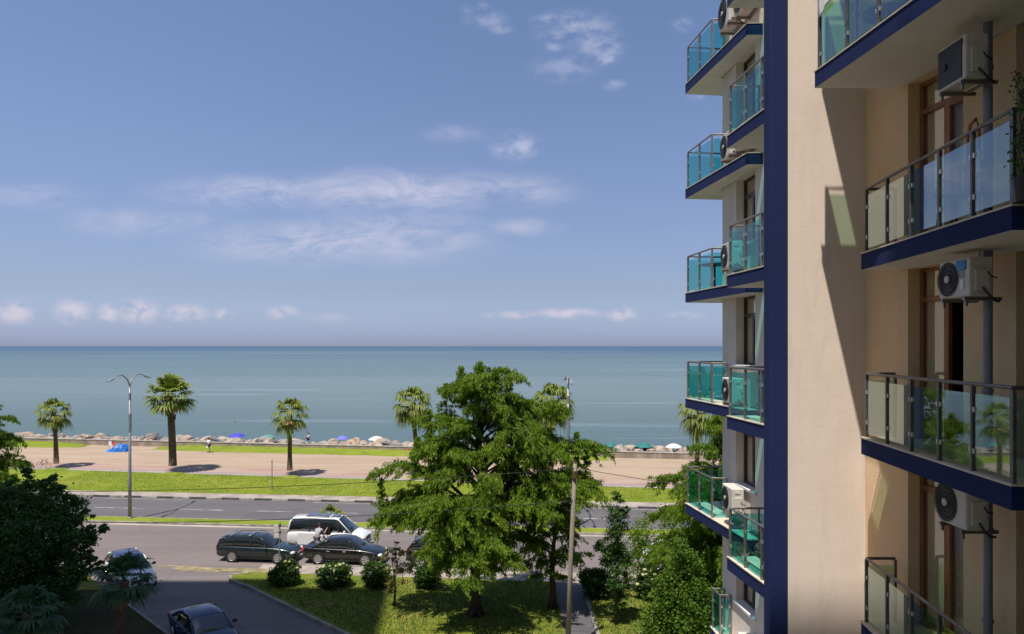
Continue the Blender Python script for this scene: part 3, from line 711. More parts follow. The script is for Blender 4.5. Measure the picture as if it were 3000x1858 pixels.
a1 = ac(NX, 9.63, CH+3.36, 'boxy outdoor unit with a square dark grille under the topmost wide balcony', w=.62, h=.57, square=True)
# letters on its front corner
def text(body, size, loc, rot, m, par, name='lettering', ext=.002):
    cu = bpy.data.curves.new(name, 'FONT'); cu.body = body; cu.size = size; cu.extrude = ext; cu.materials.append(M[m])
    o = bpy.data.objects.new(name+'_tmp', cu); COL.objects.link(o); dg = bpy.context.evaluated_depsgraph_get(); dg.update()
    me = bpy.data.meshes.new_from_object(o.evaluated_get(dg)); bpy.data.objects.remove(o)
    o = bpy.data.objects.new(name, me); COL.objects.link(o); o.parent = par; o.location = loc; o.rotation_euler = rot; return o
text('RCH', .085, (-.008, -.10, .50), (R(90), 0, R(-90)), 'acdark', a1)
ac(NX+.02, 9.60, CH+.58, 'outdoor unit with round black fan and blue sticker above the balcony', w=.66, h=.50, sticker=True)
ac(NX, 9.62, CH-2.40, 'outdoor unit half hidden under the blue balcony edge in the lower right', w=.62, h=.56)
# far wing units (on the slabs beside the wing window)
def stand(k): return FL[KK.index(k)]
ac(5.30, 18.35, stand(1)+.42, 'farther of the two raised units at the highest outer balcony', h=.80)
ac(5.42, 17.45, stand(1)+.42, 'nearer of the two raised units at the highest outer balcony', h=.80)
ac(5.33, 18.35, stand(0)+.16, 'farther of the two units beside the railing of the second highest outer balcony', h=.62)
ac(5.42, 17.45, stand(0)+.16, 'nearer of the two units on the second highest outer balcony', h=.55)
ac(5.33, 18.3, stand(-1)+.36, 'unit on legs beside the glass of the outer balcony with the round table', h=.64)
ac(5.33, 18.2, stand(-2)+.02, 'white twin panel unit on the outer balcony level with the sea', h=.62)
ac(5.33, 18.2, stand(-3)+.34, 'white unit on the outer balcony directly under the upper sill of the wing', h=.62)
ac(5.40, 17.2, stand(-4)+.02, 'white unit at the bottom edge of the picture on the lowest small balcony', h=.56)

# ---- balcony furniture
def chair(x, y, z, rz, label, m):
    t = thing('balcony_chair', label, 'chair', (x, y, z), rz, 'chairs on the balconies')
    mb = MB(); mb.box(-.22, .22, -.22, .22, .42, .45); mb.build('seat', m, t, bevel=.01, world=False)
    mb = MB()
    for i in range(5): mb.box(-.20+i*.09, -.15+i*.09, .20, .225, .45, .84)
    mb.box(-.22, .25, .195, .23, .80, .88); mb.build('backrest', m, t, world=False)
    for sx in (-.2, .2):
        for sy in (-.2, .2):
            mb = MB(); mb.tube([(sx*1.1, sy*1.1, 0), (sx, sy, .42)], .018, 6); mb.build('leg', m, t, world=False)
    for sx in (-.24, .24):
        mb = MB(); mb.tube([(sx, .2, .66), (sx, -.12, .66), (sx, -.2, .44)], .016, 6); mb.build('armrest', m, t, world=False)
    return t
def table(x, y, z, r, h, label, m):
    t = thing('round_table', label, 'table', (x, y, z), 0)
    mb = MB(); mb.tube([(0, 0, h-.03), (0, 0, h)], r, 24); mb.build('tabletop', m, t, world=False)
    mb = MB(); mb.tube([(0, 0, 0), (0, 0, h-.03)], .03, 8); mb.build('stem', m, t, world=False)
    mb = MB()
    for a in range(3): mb.tube([(0, 0, .05), (.28*math.cos(a*2.1), .28*math.sin(a*2.1), .012)], .016, 6)
    mb.build('foot', m, t, world=False); return t
table(5.55, 20.1, stand(-1), .36, .72, 'small dark round table behind teal glass on the outer balcony', 'dsteel')
chair(5.35, 14.3, stand(-1), R(200), 'pale plastic chair behind green glass on the nearer wing balcony', 'green_ch')
chair(5.3, 14.2, stand(-2), R(160), 'pale plastic chair on the wing balcony level with the boulders', 'green_ch')
chair(5.85, 9.5, stand(-1), R(-60), 'dark chair behind the glass of the balcony under the boxy unit', 'dsteel')
table(5.62, 10.9, stand(0), .38, .48, 'round table behind the topmost glass balcony', 'dsteel')
# towels on the top railing
mb = MB(); vs = []; fs = []; ny = 10; nz = 10
def cloth(x0, y0, x1, y1, ztop, drop, cut, name, m, label):
    mb = MB(); vs = []; fs = []
    for i in range(13):
        for j in range(13):
            t, q = i/12, j/12; d = drop*(1-cut*t)*q
            vs.append((x0+(x1-x0)*t-.035-.02*math.sin(t*14+q*3)*q, y0+(y1-y0)*t, ztop-d))
    for i in range(12):
        for j in range(12): fs.append((i*13+j, (i+1)*13+j, (i+1)*13+j+1, i*13+j+1))
    mb.add(vs, fs); o = mb.build(name, m, smooth=True)
    s = o.modifiers.new('s', 'SOLIDIFY'); s.thickness = .012
    tag(o, label, 'towel'); return o
cloth(5.0, 11.86, 5.07, 11.2, stand(0)+1.24, .42, .55, 'towel', 'towel', 'white crumpled towel over the top left glass railing')
# climbing plant at the near end of the upper balcony
def vine(x, y, z):
    t = thing('potted_climber', 'dark climbing plant with withered flowers at the end of the balcony rail', 'plant', (x, y, z))
    mb = MB(); mb.tube([(0, 0, 0), (0, 0, .26)], [.11, .14], 12); mb.build('pot', 'dsteel', t, world=False)  # dark material puts the shade at this end into the pot's colour
    mb = MB()
    for k in range(5):
        a = k*1.3; mb.tube([(0, 0, .2), (.08*math.cos(a), .06*math.sin(a), .6), (.04*math.cos(a*2), .07*math.sin(a), 1.0), (.12*math.cos(a), .05, 1.25+.05*k)], .007, 4)
    mb.build('stem', 'bark', t, world=False)
    n = 420; C = np.stack([rng.normal(0, .07, n), rng.normal(0, .07, n), rng.uniform(.25, 1.35, n)], 1); D = rdir(n)*.025; E = np.cross(D, rdir(n)); E = E/np.linalg.norm(E, axis=1, keepdims=True)*.016
    V_, F_ = leaves(C, D, E); fmesh('foliage', V_, F_, 'broad', t)
    n = 14; C = np.stack([rng.normal(0, .09, n), rng.normal(0, .07, n), rng.uniform(1.0, 1.4, n)], 1); D = rdir(n)*.022; E = np.cross(D, rdir(n))*.9
    V_, F_ = leaves(C, D, E); fmesh('flower', V_, F_, 'boot', t)
vine(5.42, 7.73, stand(-1))

# ================================================================== VEGETATION
def bough(t, path, r0, r1, n=6):
    t.tube(path, [r0+(r1-r0)*i/(len(path)-1) for i in range(len(path))], n)
def cypress(loc, H, prof, nb, label, m='cyp', seed=1, lean=(0, 0), dens=1., extra=(), spires=(), zmin=1.6, r0=.26, leafs=1., asym=0.):
    """feathery drooping conifer: limbs, side twigs and rows of small leaf sprays"""
    rs = np.random.default_rng(seed); t = thing('cypress_tree', label, 'tree', loc)
    tr = MB(); zs = np.linspace(0, H*.97, 9)
    path = [(lean[0]*z/H+.10*math.sin(z*.9+seed), lean[1]*z/H+.08*math.cos(z*.8), z) for z in zs]
    rad = [r0*1.35 if z < .1 else max(.02, r0*(1-z/H)**.8) for z in zs]
    tr.tube(path, rad, 10)
    for a in range(6): tr.tube([(0, 0, .7), (r0*1.0*math.cos(a*1.05), r0*math.sin(a*1.05), .22), (r0*1.9*math.cos(a*1.05), r0*1.9*math.sin(a*1.05), -.05)], [r0*.5, r0*.4, r0*.15], 6)
    trunk = tr.build('trunk', 'bark', t, world=False, smooth=True)
    br = MB(); C = []; U = []; Vs = []
    items = [(z, None, None) for z in np.linspace(zmin, H*.985, nb)]+list(extra)
    for (z0, az, Lf) in items:
        az = rs.uniform(0, 2*math.pi) if az is None else az
        L = (np.interp(z0, [p[0] for p in prof], [p[1] for p in prof])*rs.uniform(.62, 1.08)*(1+asym*math.cos(az))) if Lf is None else Lf
        if L < .25: L = .3
        zz = min(max(z0*1.0-.18*L, .8), H*.95)
        bx = np.interp(zz, zs, [p[0] for p in path]); by = np.interp(zz, zs, [p[1] for p in path])
        hz_ = z0/H; up = (.30+.55*hz_**1.5)*L*rs.uniform(.4, 1.3); dr = (.40-.32*hz_)*L*rs.uniform(.4, 1.4)
        npt = 6; pts = []
        for i in range(npt):
            q = i/(npt-1); r = L*q
            pts.append(np.array([bx+r*math.cos(az)+.12*rs.normal()*q, by+r*math.sin(az)+.12*rs.normal()*q, zz+up*math.sin(q*math.pi*.62)*1.1-dr*q*q*.8]))
        bough(br, [tuple(p) for p in pts], max(.018, .028*L*.75), .006, 5)
        nt_ = int(max(4, L*9*dens))
        for j in range(nt_):
            q = rs.uniform(.18, 1.0)**.8; f_ = q*(npt-1); i0 = min(int(f_), npt-2); b0 = pts[i0]+(pts[i0+1]-pts[i0])*(f_-i0)
            sd = rs.choice([-1, 1]); a2 = az+sd*rs.uniform(.4, 1.3)
            tl = (.30+.26*L*(1-q*.6))*rs.uniform(.5, 1.1); tl = min(tl, 1.25)
            dz = rs.uniform(-.9, .75)
            m_ = int(46*dens*tl/.6)+8
            s = rs.uniform(0, 1, m_); droop = rs.uniform(.3, .9)
            ax = np.array([math.cos(a2), math.sin(a2), dz*.6])
            c = b0+ax*(s*tl)[:, None]; c[:, 2] -= droop*(s**2)*tl*.55
            side = np.array([-math.sin(a2), math.cos(a2), 0])*rs.normal(0, .10, m_)[:, None]*(1.15-s)[:, None]
            c = c+side+rs.normal(0, .035, (m_, 3)); c[:, 2] -= np.abs(rs.normal(0, .07, m_))
            ud = ax*.5+rs.normal(0, .45, (m_, 3)); ud[:, 2] -= .75; ud /= np.linalg.norm(ud, axis=1, keepdims=True)
            vd = np.cross(ud, rs.normal(size=(m_, 3))); vd /= np.linalg.norm(vd, axis=1, keepdims=True)+1e-6
            sz = rs.uniform(.06, .15, m_)[:, None]*leafs
            C.append(c); U.append(ud*sz); Vs.append(vd*sz*.20)
    for (sx, sy, z0, z1, sr) in spires:         # upright leaders with their own drooping sprays
        br.tube([(sx*.4, sy*.4, z0-.6), (sx, sy, z0+.2), (sx+.05, sy, z1)], [.035, .025, .006], 5)
        for j in range(int(26*(z1-z0))):
            q = rs.uniform(0, 1)**.8; zc = z0+(z1-z0)*q; a = rs.uniform(0, 6.28); tl = sr*(1.12-q)*rs.uniform(.6, 1.1); m_ = 26
            s = rs.uniform(0, 1, m_); ax = np.array([math.cos(a), math.sin(a), rs.uniform(.0, .8)])
            c = np.array([sx, sy, zc])+ax*(s*tl)[:, None]+rs.normal(0, .045, (m_, 3)); c[:, 2] -= .35*s*s*tl
            ud = ax*.4+rs.normal(0, .45, (m_, 3)); ud[:, 2] -= .5; ud /= np.linalg.norm(ud, axis=1, keepdims=True)
            vd = np.cross(ud, rs.normal(size=(m_, 3))); vd /= np.linalg.norm(vd, axis=1, keepdims=True)
            sz = rs.uniform(.05, .11, m_)[:, None]; C.append(c); U.append(ud*sz); Vs.append(vd*sz*.28)
    C = np.concatenate(C); U = np.concatenate(U); Vs = np.concatenate(Vs)
    br.build('branches', 'bark', t, world=False, smooth=True)
    V_, F_ = leaves(C, U, Vs); fmesh('crown', V_, F_, m, t); return t
MAINX = (1394-1500)/2150*34.1
# heights and reaches read off the tree's silhouette
cypress((MAINX, 34.1, .1), 11.0, [(2.2, 1.6), (3.2, 3.2), (4.4, 4.7), (5.4, 4.6), (6.4, 3.7), (7.4, 3.4), (8.8, 2.7), (10, 1.9), (11.0, .9)], 112,
        'large feathery bright green cypress in the middle of the lawn', 'cyp', 3, (.25, .2), 1.0,
        extra=[(8.2, .15, 4.0), (7.6, -.1, 4.2), (7.4, .3, 3.9), (5.6, .05, 6.0), (5.5, -.25, 5.8), (5.2, .2, 5.6), (5.6, 3.1, 4.9), (5.4, 3.4, 4.8), (5.0, 2.9, 4.6), (4.4, 3.3, 4.7), (10.6, 2.2, 1.0), (10.8, .6, .9), (9.8, 2.7, 1.7), (9.4, .2, 1.9),
               (3.6, -1.3, 2.9), (3.4, -.9, 3.2), (3.8, -2.2, 3.2)], asym=.08, zmin=2.9, spires=[(.2, .2, 9.9, 11.7, .75), (.9, 0, 9.5, 11.4, .7), (-.7, .3, 9.5, 11.5, .7), (-.2, -.3, 9.6, 11.2, .7), (1.5, .1, 9.2, 11.0, .55), (-1.4, 0, 9.0, 10.7, .6), (-2.2, .2, 7.6, 9.6, .6), (2.0, .3, 7.9, 9.9, .55), (-2.7, 0, 6.6, 8.3, .55), (4.7, .2, 6.2, 8.4, .75), (4.2, .1, 5.6, 8.1, .8), (5.1, .1, 5.7, 7.6, .6), (-4.4, 0, 4.9, 6.3, .5), (2.9, .1, 7.0, 8.6, .5)])
cypress((1.95, 35.0, .1), 5.6, [(1.2, 1.4), (3, 1.9), (5.5, .6)], 40, 'small dark cypress with a pale scarred trunk beside the asphalt path', 'cyp2', 9, (.2, 0), .8, r0=.17, zmin=1.6)
cypress((10.35, 33.0, .1), 10.6, [(1.5, 3.6), (4, 4.4), (5.4, 4.0), (6.6, 2.5), (8, 1.8), (9.3, 1.5), (10.6, .6)], 125, 'tall feathery cypress half hidden behind the apartment building', 'cyp2', 5, (.2, 0), 1.)
cypress((-30.3, 42.0, .1), 9.2, [(1.5, 2.7), (5, 2.7), (7, 1.8), (9.2, .6)], 84,
        'bright feathery cypress cut by the left edge of the picture', 'cyp2', 11, (0, 0), 1.)

def broadleaf(loc, lobes, label, m, n, ls=.075, trunk=(.12, 2.), seed=2, cat='tree', name='broadleaf_tree', flowers=0, group=None, fm='flower', shell=.55, stems=0, lab2=None):
    rs = np.random.default_rng(seed); t = thing(name, label, cat, loc, 0, group)
    tr = MB()
    if trunk[1] > 0:
        tr.tube([(0, 0, -.05), (.05, .02, trunk[1]*.5), (0, 0, trunk[1])], [trunk[0]*1.3, trunk[0], trunk[0]*.7], 8)
        for lb in lobes: tr.tube([(0, 0, trunk[1]*.75), (lb[0]*.5, lb[1]*.5, (trunk[1]*.75+lb[2])*.5+.1), (lb[0], lb[1], lb[2])], [trunk[0]*.6, trunk[0]*.4, trunk[0]*.12], 5)
    else:
        for k in range(7):
            a = k*.9; lb = lobes[k % len(lobes)]
            tr.tube([(.05*math.cos(a), .05*math.sin(a), -.05), (lb[0]*.6+.2*math.cos(a), lb[1]*.6+.2*math.sin(a), lb[2]*.8)], [.025, .008], 5)
    tr.build('trunk' if trunk[1] > 0 else 'stems', 'bark', t, world=False, smooth=True)
    C = []; vol = np.array([l[3]*l[4]*l[5] for l in lobes])**.67; vol = vol/vol.sum()
    for lb, w_ in zip(lobes, vol):
        k = int(n*w_); nc = max(8, k//60)
        d = rs.normal(size=(nc, 3)); d /= np.linalg.norm(d, axis=1, keepdims=True)
        cc = d*(rs.uniform(shell, 1.0, nc)**.5)[:, None]*np.array(lb[3:6])+np.array(lb[:3])
        idx = rs.integers(0, nc, k); sp = .16*(lb[3]+lb[5])/2
        C.append(cc[idx]+rs.normal(0, 1, (k, 3))*np.array([sp, sp, sp*.7]))
    C = np.concatenate(C); C = C[C[:, 2] > .03]; N = len(C)
    U = rs.normal(size=(N, 3)); U[:, 2] *= .7; U /= np.linalg.norm(U, axis=1, keepdims=True)
    Q = np.cross(U, rs.normal(size=(N, 3))); Q /= np.linalg.norm(Q, axis=1, keepdims=True)
    sz = rs.uniform(.7, 1.3, N)[:, None]*ls
    V_, F_ = leaves(C, U*sz, Q*sz*.55); fmesh('crown' if trunk[1] > 0 else 'foliage', V_, F_, m, t)
    if flowers:
        fl = MB()
        for _ in range(flowers):
            lb = lobes[rs.integers(len(lobes))]; d = rs.normal(size=3); d[2] = abs(d[2])*.9+.1; d /= np.linalg.norm(d)
            p = np.array(lb[:3])+d*np.array(lb[3:6])*1.08; q = rs.uniform(.06, .11); fl.ball(tuple(p), q, q, q*.75, 7, 5)
        fl.build('flower', fm, t, world=False)
    return t
broadleaf((-21.6, 33.0, .1), [(0, 0, 3.9, 1.9, 1.7, 1.8), (-1.4, .3, 4.7, 1.4, 1.3, 1.2), (1.1, .2, 4.9, 1.1, 1.1, 1.0), (.1, 0, 5.6, .9, .9, .8), (2.2, -.2, 3.9, .7, .8, .5), (1.5, -.2, 2.6, 1.2, 1.1, .8), (-1.6, 0, 2.6, 1.5, 1.3, 1.2), (2.9, 0, 4.2, .45, .4, .28), (2.7, 0, 3.1, .5, .45, .3), (.9, 0, 6.2, .4, .4, .5), (-.3, 0, 6.5, .35, .35, .5), (1.8, 0, 5.5, .4, .4, .35), (2.4, 0, 4.9, .35, .35, .25), (-1.0, 0, 6.1, .45, .4, .35), (0, -.2, 1.2, 1.6, 1.2, 1.0), (-1.6, 0, 1.0, 1.4, 1.2, .9), (1.5, -.3, 1.4, .8, .8, .7), (3.1, -.1, 2.5, .35, .35, .3)],
          'big dark glossy broadleaf tree in the shade at the left', 'broad', 50000, .078, (.16, 2.4), 4, shell=.4)
broadleaf((-26.5, 35.5, .1), [(0, 0, 4.0, 1.8, 1.6, 1.9), (-1.0, .3, 3.0, 1.6, 1.5, 1.5), (.8, .2, 2.6, 1.4, 1.3, 1.2)],
          'dark broadleaf tree at the left edge behind the glossy one', 'broad', 26000, .08, (.15, 2.0), 14)
broadleaf((5.95, 26.0, .1), [(0, 0, 1.4, 1.25, 1.1, 1.4), (.1, 0, 3.0, .8, .8, 1.2), (-.45, 0, 3.7, .35, .35, 1.2), (.45, .1, 4.3, .35, .35, 1.1), (0, 0, 4.6, .28, .28, 1.1), (-.9, 0, 2.2, .4, .4, 1.5), (.95, 0, 2.6, .42, .4, 1.5), (-.6, 0, 1.4, .7, .7, 1.3), (1.2, 0, 1.2, .4, .4, 1.2), (-1.3, 0, 1.0, .4, .4, 1.0)],
          'dense bushy green conifer in front of the path at the building foot', 'yew', 46000, .052, (.1, 2.5), 6, name='conifer_tree', shell=.15)
broadleaf((4.67, 32.9, .1), [(0, 0, 4.3, .48, .42, 1.2), (.05, 0, 5.5, .22, .22, .7), (.45, 0, 4.9, .2, .2, .5), (0, 0, 2.9, .72, .6, .7), (-.55, 0, 3.5, .5, .4, .4), (.1, 0, 1.9, .5, .5, .6), (0, 0, .9, .35, .35, .55)],
          'slender young tree with sparse small dark leaves right of the wooden pole', 'slim', 8500, .055, (.07, 4.6), 8, name='young_tree', shell=.2)
broadleaf((-5.65, 35.2, .1), [(0, 0, 1.5, .5, .5, .9), (-.15, 0, 2.4, .4, .4, .5), (.5, 0, 1.9, .5, .5, .7), (.3, .1, 2.7, .4, .4, .4)],
          'thin yellowing twiggy shrub left of the large cypress', 'dry', 2600, .045, (.05, 1.8), 10, cat='shrub', name='twiggy_shrub', shell=.2)
bs = 'flowering bushes in a row along the pavement'
broadleaf((-11.9, 38.4, .1), [(0, 0, .62, .72, .6, .6), (.25, 0, .85, .5, .45, .5), (-.35, 0, .45, .45, .45, .42)], 'round bush in front of the sign post, leftmost of the row', 'shrub', 7000, .06, (.05, 0), 21, 'bush', 'bush', 14, bs)
broadleaf((-9.25, 38.1, .1), [(0, 0, .60, .8, .65, .62), (-.35, 0, .55, .5, .45, .5), (.45, 0, .65, .5, .45, .5)], 'bush with many cream flowers in front of the black saloon', 'shrub', 8000, .06, (.05, 0), 22, 'bush', 'bush', 34, bs)
broadleaf((-7.05, 38.0, .1), [(0, 0, .70, .62, .55, .68), (.25, 0, .6, .45, .4, .5)], 'dark bush between the cream flowered bush and the twiggy shrub', 'shrub', 6500, .06, (.05, 0), 23, 'bush', 'bush', 6, bs)
broadleaf((-4.3, 37.9, .1), [(0, 0, .66, .62, .55, .62), (-.2, 0, .5, .5, .4, .45)], 'dark bush in front of the black car behind the cypress', 'shrub', 6500, .06, (.05, 0), 24, 'bush', 'bush', 5, bs)
broadleaf((4.15, 36.5, .1), [(0, 0, .75, .75, .6, .7), (.4, 0, .6, .5, .5, .5), (-.3, 0, .9, .5, .5, .5)], 'dark bush at the top of the asphalt path', 'shrub', 8000, .06, (.05, 0), 25, 'bush', 'bush', 0, bs)
broadleaf((6.9, 36.2, .1), [(0, 0, .75, .75, .6, .7)], 'bush with cream flowers behind the bushy conifer', 'shrub', 6500, .06, (.05, 0), 26, 'bush', 'bush', 22, bs)
broadleaf((5.9, 38.2, .1), [(0, 0, 1.6, 1.0, .9, 1.5), (1.8, 0, 2.6, 1.5, 1.2, 1.4)], 'loose green shrub between the slender tree and the building', 'cyp2', 5000, .07, (.07, 1.2), 27, 'shrub', 'tall_shrub')

# ---- palms
def fan(rs, base, az, el, pl, bl, seg, spread, droop, width):
    """one fan leaf -> list of (verts, faces)"""
    V_ = []; F_ = []
    d = np.array([math.cos(az)*math.cos(el), math.sin(az)*math.cos(el), math.sin(el)])
    side = np.array([-math.sin(az), math.cos(az), 0]); up = np.cross(d, side); up = up if up[2] > 0 else -up
    hub = base+d*pl-np.array([0, 0, .12*pl*pl])
    o = len(V_); w_ = .02
    V_ += [base-side*w_, base+side*w_, hub+side*w_*.8, hub-side*w_*.8]; F_.append((0, 1, 2, 3))
    for i in range(seg):
        a = -spread/2+spread*i/(seg-1); a += rs.normal(0, .04)
        q = d*math.cos(a)+side*math.sin(a)
        L = bl*(1-.25*abs(a)/(spread/2))*rs.uniform(.85, 1.1)
        pd = np.cross(q, up); wv = pd*width*bl*.5
        mid = hub+q*L*.55+up*(.05*bl); tip = hub+q*L; tip = tip-np.array([0, 0, 1])*droop*L*rs.uniform(.6, 1.3)
        k = len(V_)
        V_ += [hub-wv*.25, hub+wv*.25, mid+wv, mid-wv, tip]
        F_.append((k, k+1, k+2, k+3)); F_.append((k+3, k+2, k+4, k+4))
    return V_, F_
def crownmesh(rs, top, R_, n, elr, seg, spread, droop, width, petf=.5):
    VV = []; Q = []; T3 = []
    for i in range(n):
        az = i*2.399+rs.uniform(-.2, .2); el = elr[0]+(elr[1]-elr[0])*((i+.5)/n)**.9+rs.uniform(-.1, .1)
        v_, f_ = fan(rs, np.array(top), az, el, R_*petf*rs.uniform(.8, 1.1), R_*(1-petf)*rs.uniform(.85, 1.1), seg, spread, droop, width)
        o = len(VV); VV += v_
        for f in f_:
            f = tuple(x+o for x in f)
            Q.append(f[:3] if f[2] == f[3] else f)
    return VV, Q
def palm(loc, H, R_, label, seed, dark=False, scale=1., dead=9, rot=0, group='fan palms along the promenade', boots=True, n=34, tr_r=(.34, .19), name='fan_palm', droop=.4, elr=(1.45, -.75), lean=None):
    rs = np.random.default_rng(seed); t = thing(name, label, 'palm tree', loc, rot, group)
    tr = MB(); zs = np.linspace(-.05, H, 12); lean = rs.uniform(-.3, .3) if lean is None else lean
    def ctr(z): return (lean*(z/H)**1.5, .1*math.sin(z*.5+seed), z)
    rad = [tr_r[1]+(tr_r[0]-tr_r[1])*math.exp(-max(z, 0)*.9)+rs.uniform(-.008, .012) for z in zs]
    tr.tube([ctr(z) for z in zs], rad, 10); tr.build('trunk', 'palmbark', t, world=False, smooth=True)
    if boots:
        bt = MB()
        for k in range(46):
            z = H*rs.uniform(.66, 1.0); a = rs.uniform(0, 6.28); c = ctr(z); r = tr_r[1]
            bt.tube([(c[0]+r*.7*math.cos(a), c[1]+r*.7*math.sin(a), z-.1), (c[0]+(r+.13)*math.cos(a), c[1]+(r+.13)*math.sin(a), z+.2)], [.09, .03], 5)
        bt.build('old_leaf_bases', 'boot', t, world=False)
    top = ctr(H)
    vv, q = crownmesh(rs, top, R_, n, elr, 15, R(165), droop, .14)
    b = MB(); b.add(vv, q); b.build('crown', 'palmd' if dark else 'palm', t, world=False)
    if dead:
        vv, q = crownmesh(rs, (top[0], top[1], H-.25), R_*.62, dead, (-.5, -1.25), 10, R(110), .3, .16)
        b = MB(); b.add(vv, q); b.build('dry_fronds', 'deadp', t, world=False)
    return t
def pp(px, by): Y = 12.45*2150/(by-1014); return ((px-1500)/2150*Y, Y, .15)
palm(pp(165, 1372), 5.7, 2.15, 'short promenade palm near the left edge, leftmost of the row', 31, dead=12, droop=.55, elr=(1.35, -.95), lean=-.35, n=28)
palm(pp(505, 1384), 7.6, 2.9, 'tallest promenade palm with the widest crown, right of the double lamp', 32, n=46, tr_r=(.46, .33), dead=7, droop=.3)
palm(pp(848, 1394), 6.0, 2.35, 'slim promenade palm with a split crown between the lamp and the cypress', 33, dead=16, droop=.6, elr=(1.4, -.9), lean=.1, n=26)
palm(pp(1222, 1396), 7.0, 2.45, 'promenade palm touching the left side of the large cypress', 34, dead=20, droop=.6, elr=(1.4, -1.1), lean=-.4)
palm(pp(1612, 1402), 7.2, 2.7, 'promenade palm behind the right side of the large cypress', 35, n=44, dead=22, droop=.65, elr=(1.4, -1.15), lean=.2)
palm(pp(2040, 1412), 6.4, 2.5, 'promenade palm beside the building with a hanging yellowed crown', 36, dead=26, droop=.65, elr=(1.35, -1.15), lean=.35)
gd = 'dark fan palms in the shade'
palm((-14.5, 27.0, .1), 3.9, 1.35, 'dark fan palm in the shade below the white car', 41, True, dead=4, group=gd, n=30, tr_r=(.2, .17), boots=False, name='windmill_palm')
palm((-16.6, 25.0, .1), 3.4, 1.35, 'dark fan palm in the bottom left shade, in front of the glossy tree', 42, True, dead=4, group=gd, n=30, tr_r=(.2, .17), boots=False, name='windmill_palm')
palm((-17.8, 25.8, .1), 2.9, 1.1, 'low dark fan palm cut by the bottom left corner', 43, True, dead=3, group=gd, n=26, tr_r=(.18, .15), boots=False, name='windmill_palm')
palm((-12.4, 51.3, .12), .45, 1.3, 'small spiky plant on the median behind the white van', 44, dead=0, group='', n=22, tr_r=(.1, .1), boots=False, name='yucca')
for o in list(COL.objects):
    if o.name.startswith('yucca'): o['category'] = 'plant'
# grass rings at the palm feet
for px, by in ((165, 1376), (505, 1388), (848, 1398), (1222, 1398), (1612, 1404), (2040, 1414)):
    x, y, z = pp(px, by); mb = MB(); pl = []
    for k in range(22):
        a = 2*math.pi*k/22; q = random.uniform(.85, 1.15); pl.append((x+1.05*q*math.cos(a), y+.95*q*math.sin(a)))
    mb.prism(pl, .1, .19); struct('grass_ring', mb, 'grass')
# loose grass blades on the lawns
n = 34000; X_ = rng.uniform(-16, 12, n); Y_ = rng.uniform(31, 39.2, n)
ok = (X_ > -7.1+(32.1-Y_)*1.035) & ((X_ < 2.2) | (X_ > 3.9)) & (Y_ < 39.0-.098*X_); X_, Y_ = X_[ok], Y_[ok]
n = len(X_); C = np.stack([X_, Y_, np.full(n, .15)], 1); U = rng.normal(0, .02, (n, 3)); U[:, 2] = rng.uniform(.03, .075, n); Q = rdir(n)*.018; Q[:, 2] = 0
V_, F_ = leaves(C, U, Q); tag(fmesh('grass', V_, F_, 'slim'), 'short grass blades of the lawn by the cypress', 'grass', kind='stuff')
n = 30000; X_ = rng.uniform(-42, 18, n); T_ = rng.uniform(0, 1, n); Ya = 59.75+m1*X_; Yb = 66.3-.163*X_; Y_ = Ya+(Yb-Ya)*T_
C = np.stack([X_, Y_, np.full(n, .18)], 1); U = rng.normal(0, .03, (n, 3)); U[:, 2] = rng.uniform(.015, .045, n); Q = rdir(n)*.025; Q[:, 2] = 0
V_, F_ = leaves(C, U, Q); tag(fmesh('grass', V_, F_, 'grass'), 'grass blades of the verge between road and promenade', 'grass', kind='stuff')

# ================================================================== STREET FURNITURE
def lamp(x, y, label):
    t = thing('street_lamp', label, 'street lamp', (x, y, .1), 0, 'double armed lamps on the median')
    mb = MB(); mb.tube([(0, 0, 0), (0, 0, 3), (0, 0, 9.7)], [.13, .11, .07], 10); mb.tube([(0, 0, 0), (0, 0, .12)], .2, 10); mb.build('pole', 'pole', t, world=False, smooth=True)
    mb = MB(); mb.tube([(0, 0, 8.6), (0, 0, 9.1)], .085, 10); mb.build('collar', 'grey', t, world=False); mb = MB(); mb.tube([(0, 0, 6.3), (0, 0, 7.6)], .112, 10); mb.build('banner_sleeve', 'grey', t, world=False)
    for s in (-1, 1):
        mb = MB(); mb.tube([(0, 0, 9.6), (0, s*.35, 10.1), (0, s*1.0, 10.42), (0, s*1.7, 10.40), (0, s*2.3, 10.18)], [.05, .045, .04, .035, .035], 8); a = mb.build('arm', 'pole', t, world=False, smooth=True)
        mb = MB(); mb.add([(-.1, s*2.2, 10.17), (.1, s*2.2, 10.17), (.12, s*2.95, 10.03), (-.12, s*2.95, 10.03), (-.06, s*2.2, 10.27), (.06, s*2.2, 10.27), (.08, s*2.95, 10.10), (-.08, s*2.95, 10.10)],
                          [(0, 1, 2, 3), (4, 5, 6, 7), (0, 1, 5, 4), (1, 2, 6, 5), (2, 3, 7, 6), (3, 0, 4, 7)]); mb.build('lamp_head', 'grey', t, world=False)
    return t
lamp(-27.7, 53.2, 'double armed street lamp left of the tallest palm')
lamp(3.82, 49.95, 'double armed street lamp behind the large cypress, seen end on')
t = thing('thin_post', 'thin dark post standing alone in the grass verge', 'post', (-20.8, 63.6, .15)); mb = MB(); mb.tube([(0, 0, 0), (0, 0, 2.6)], .045, 8); mb.tube([(0, 0, 0), (0, 0, .08)], .1, 8); mb.build('shaft', 'pole', t, world=False)
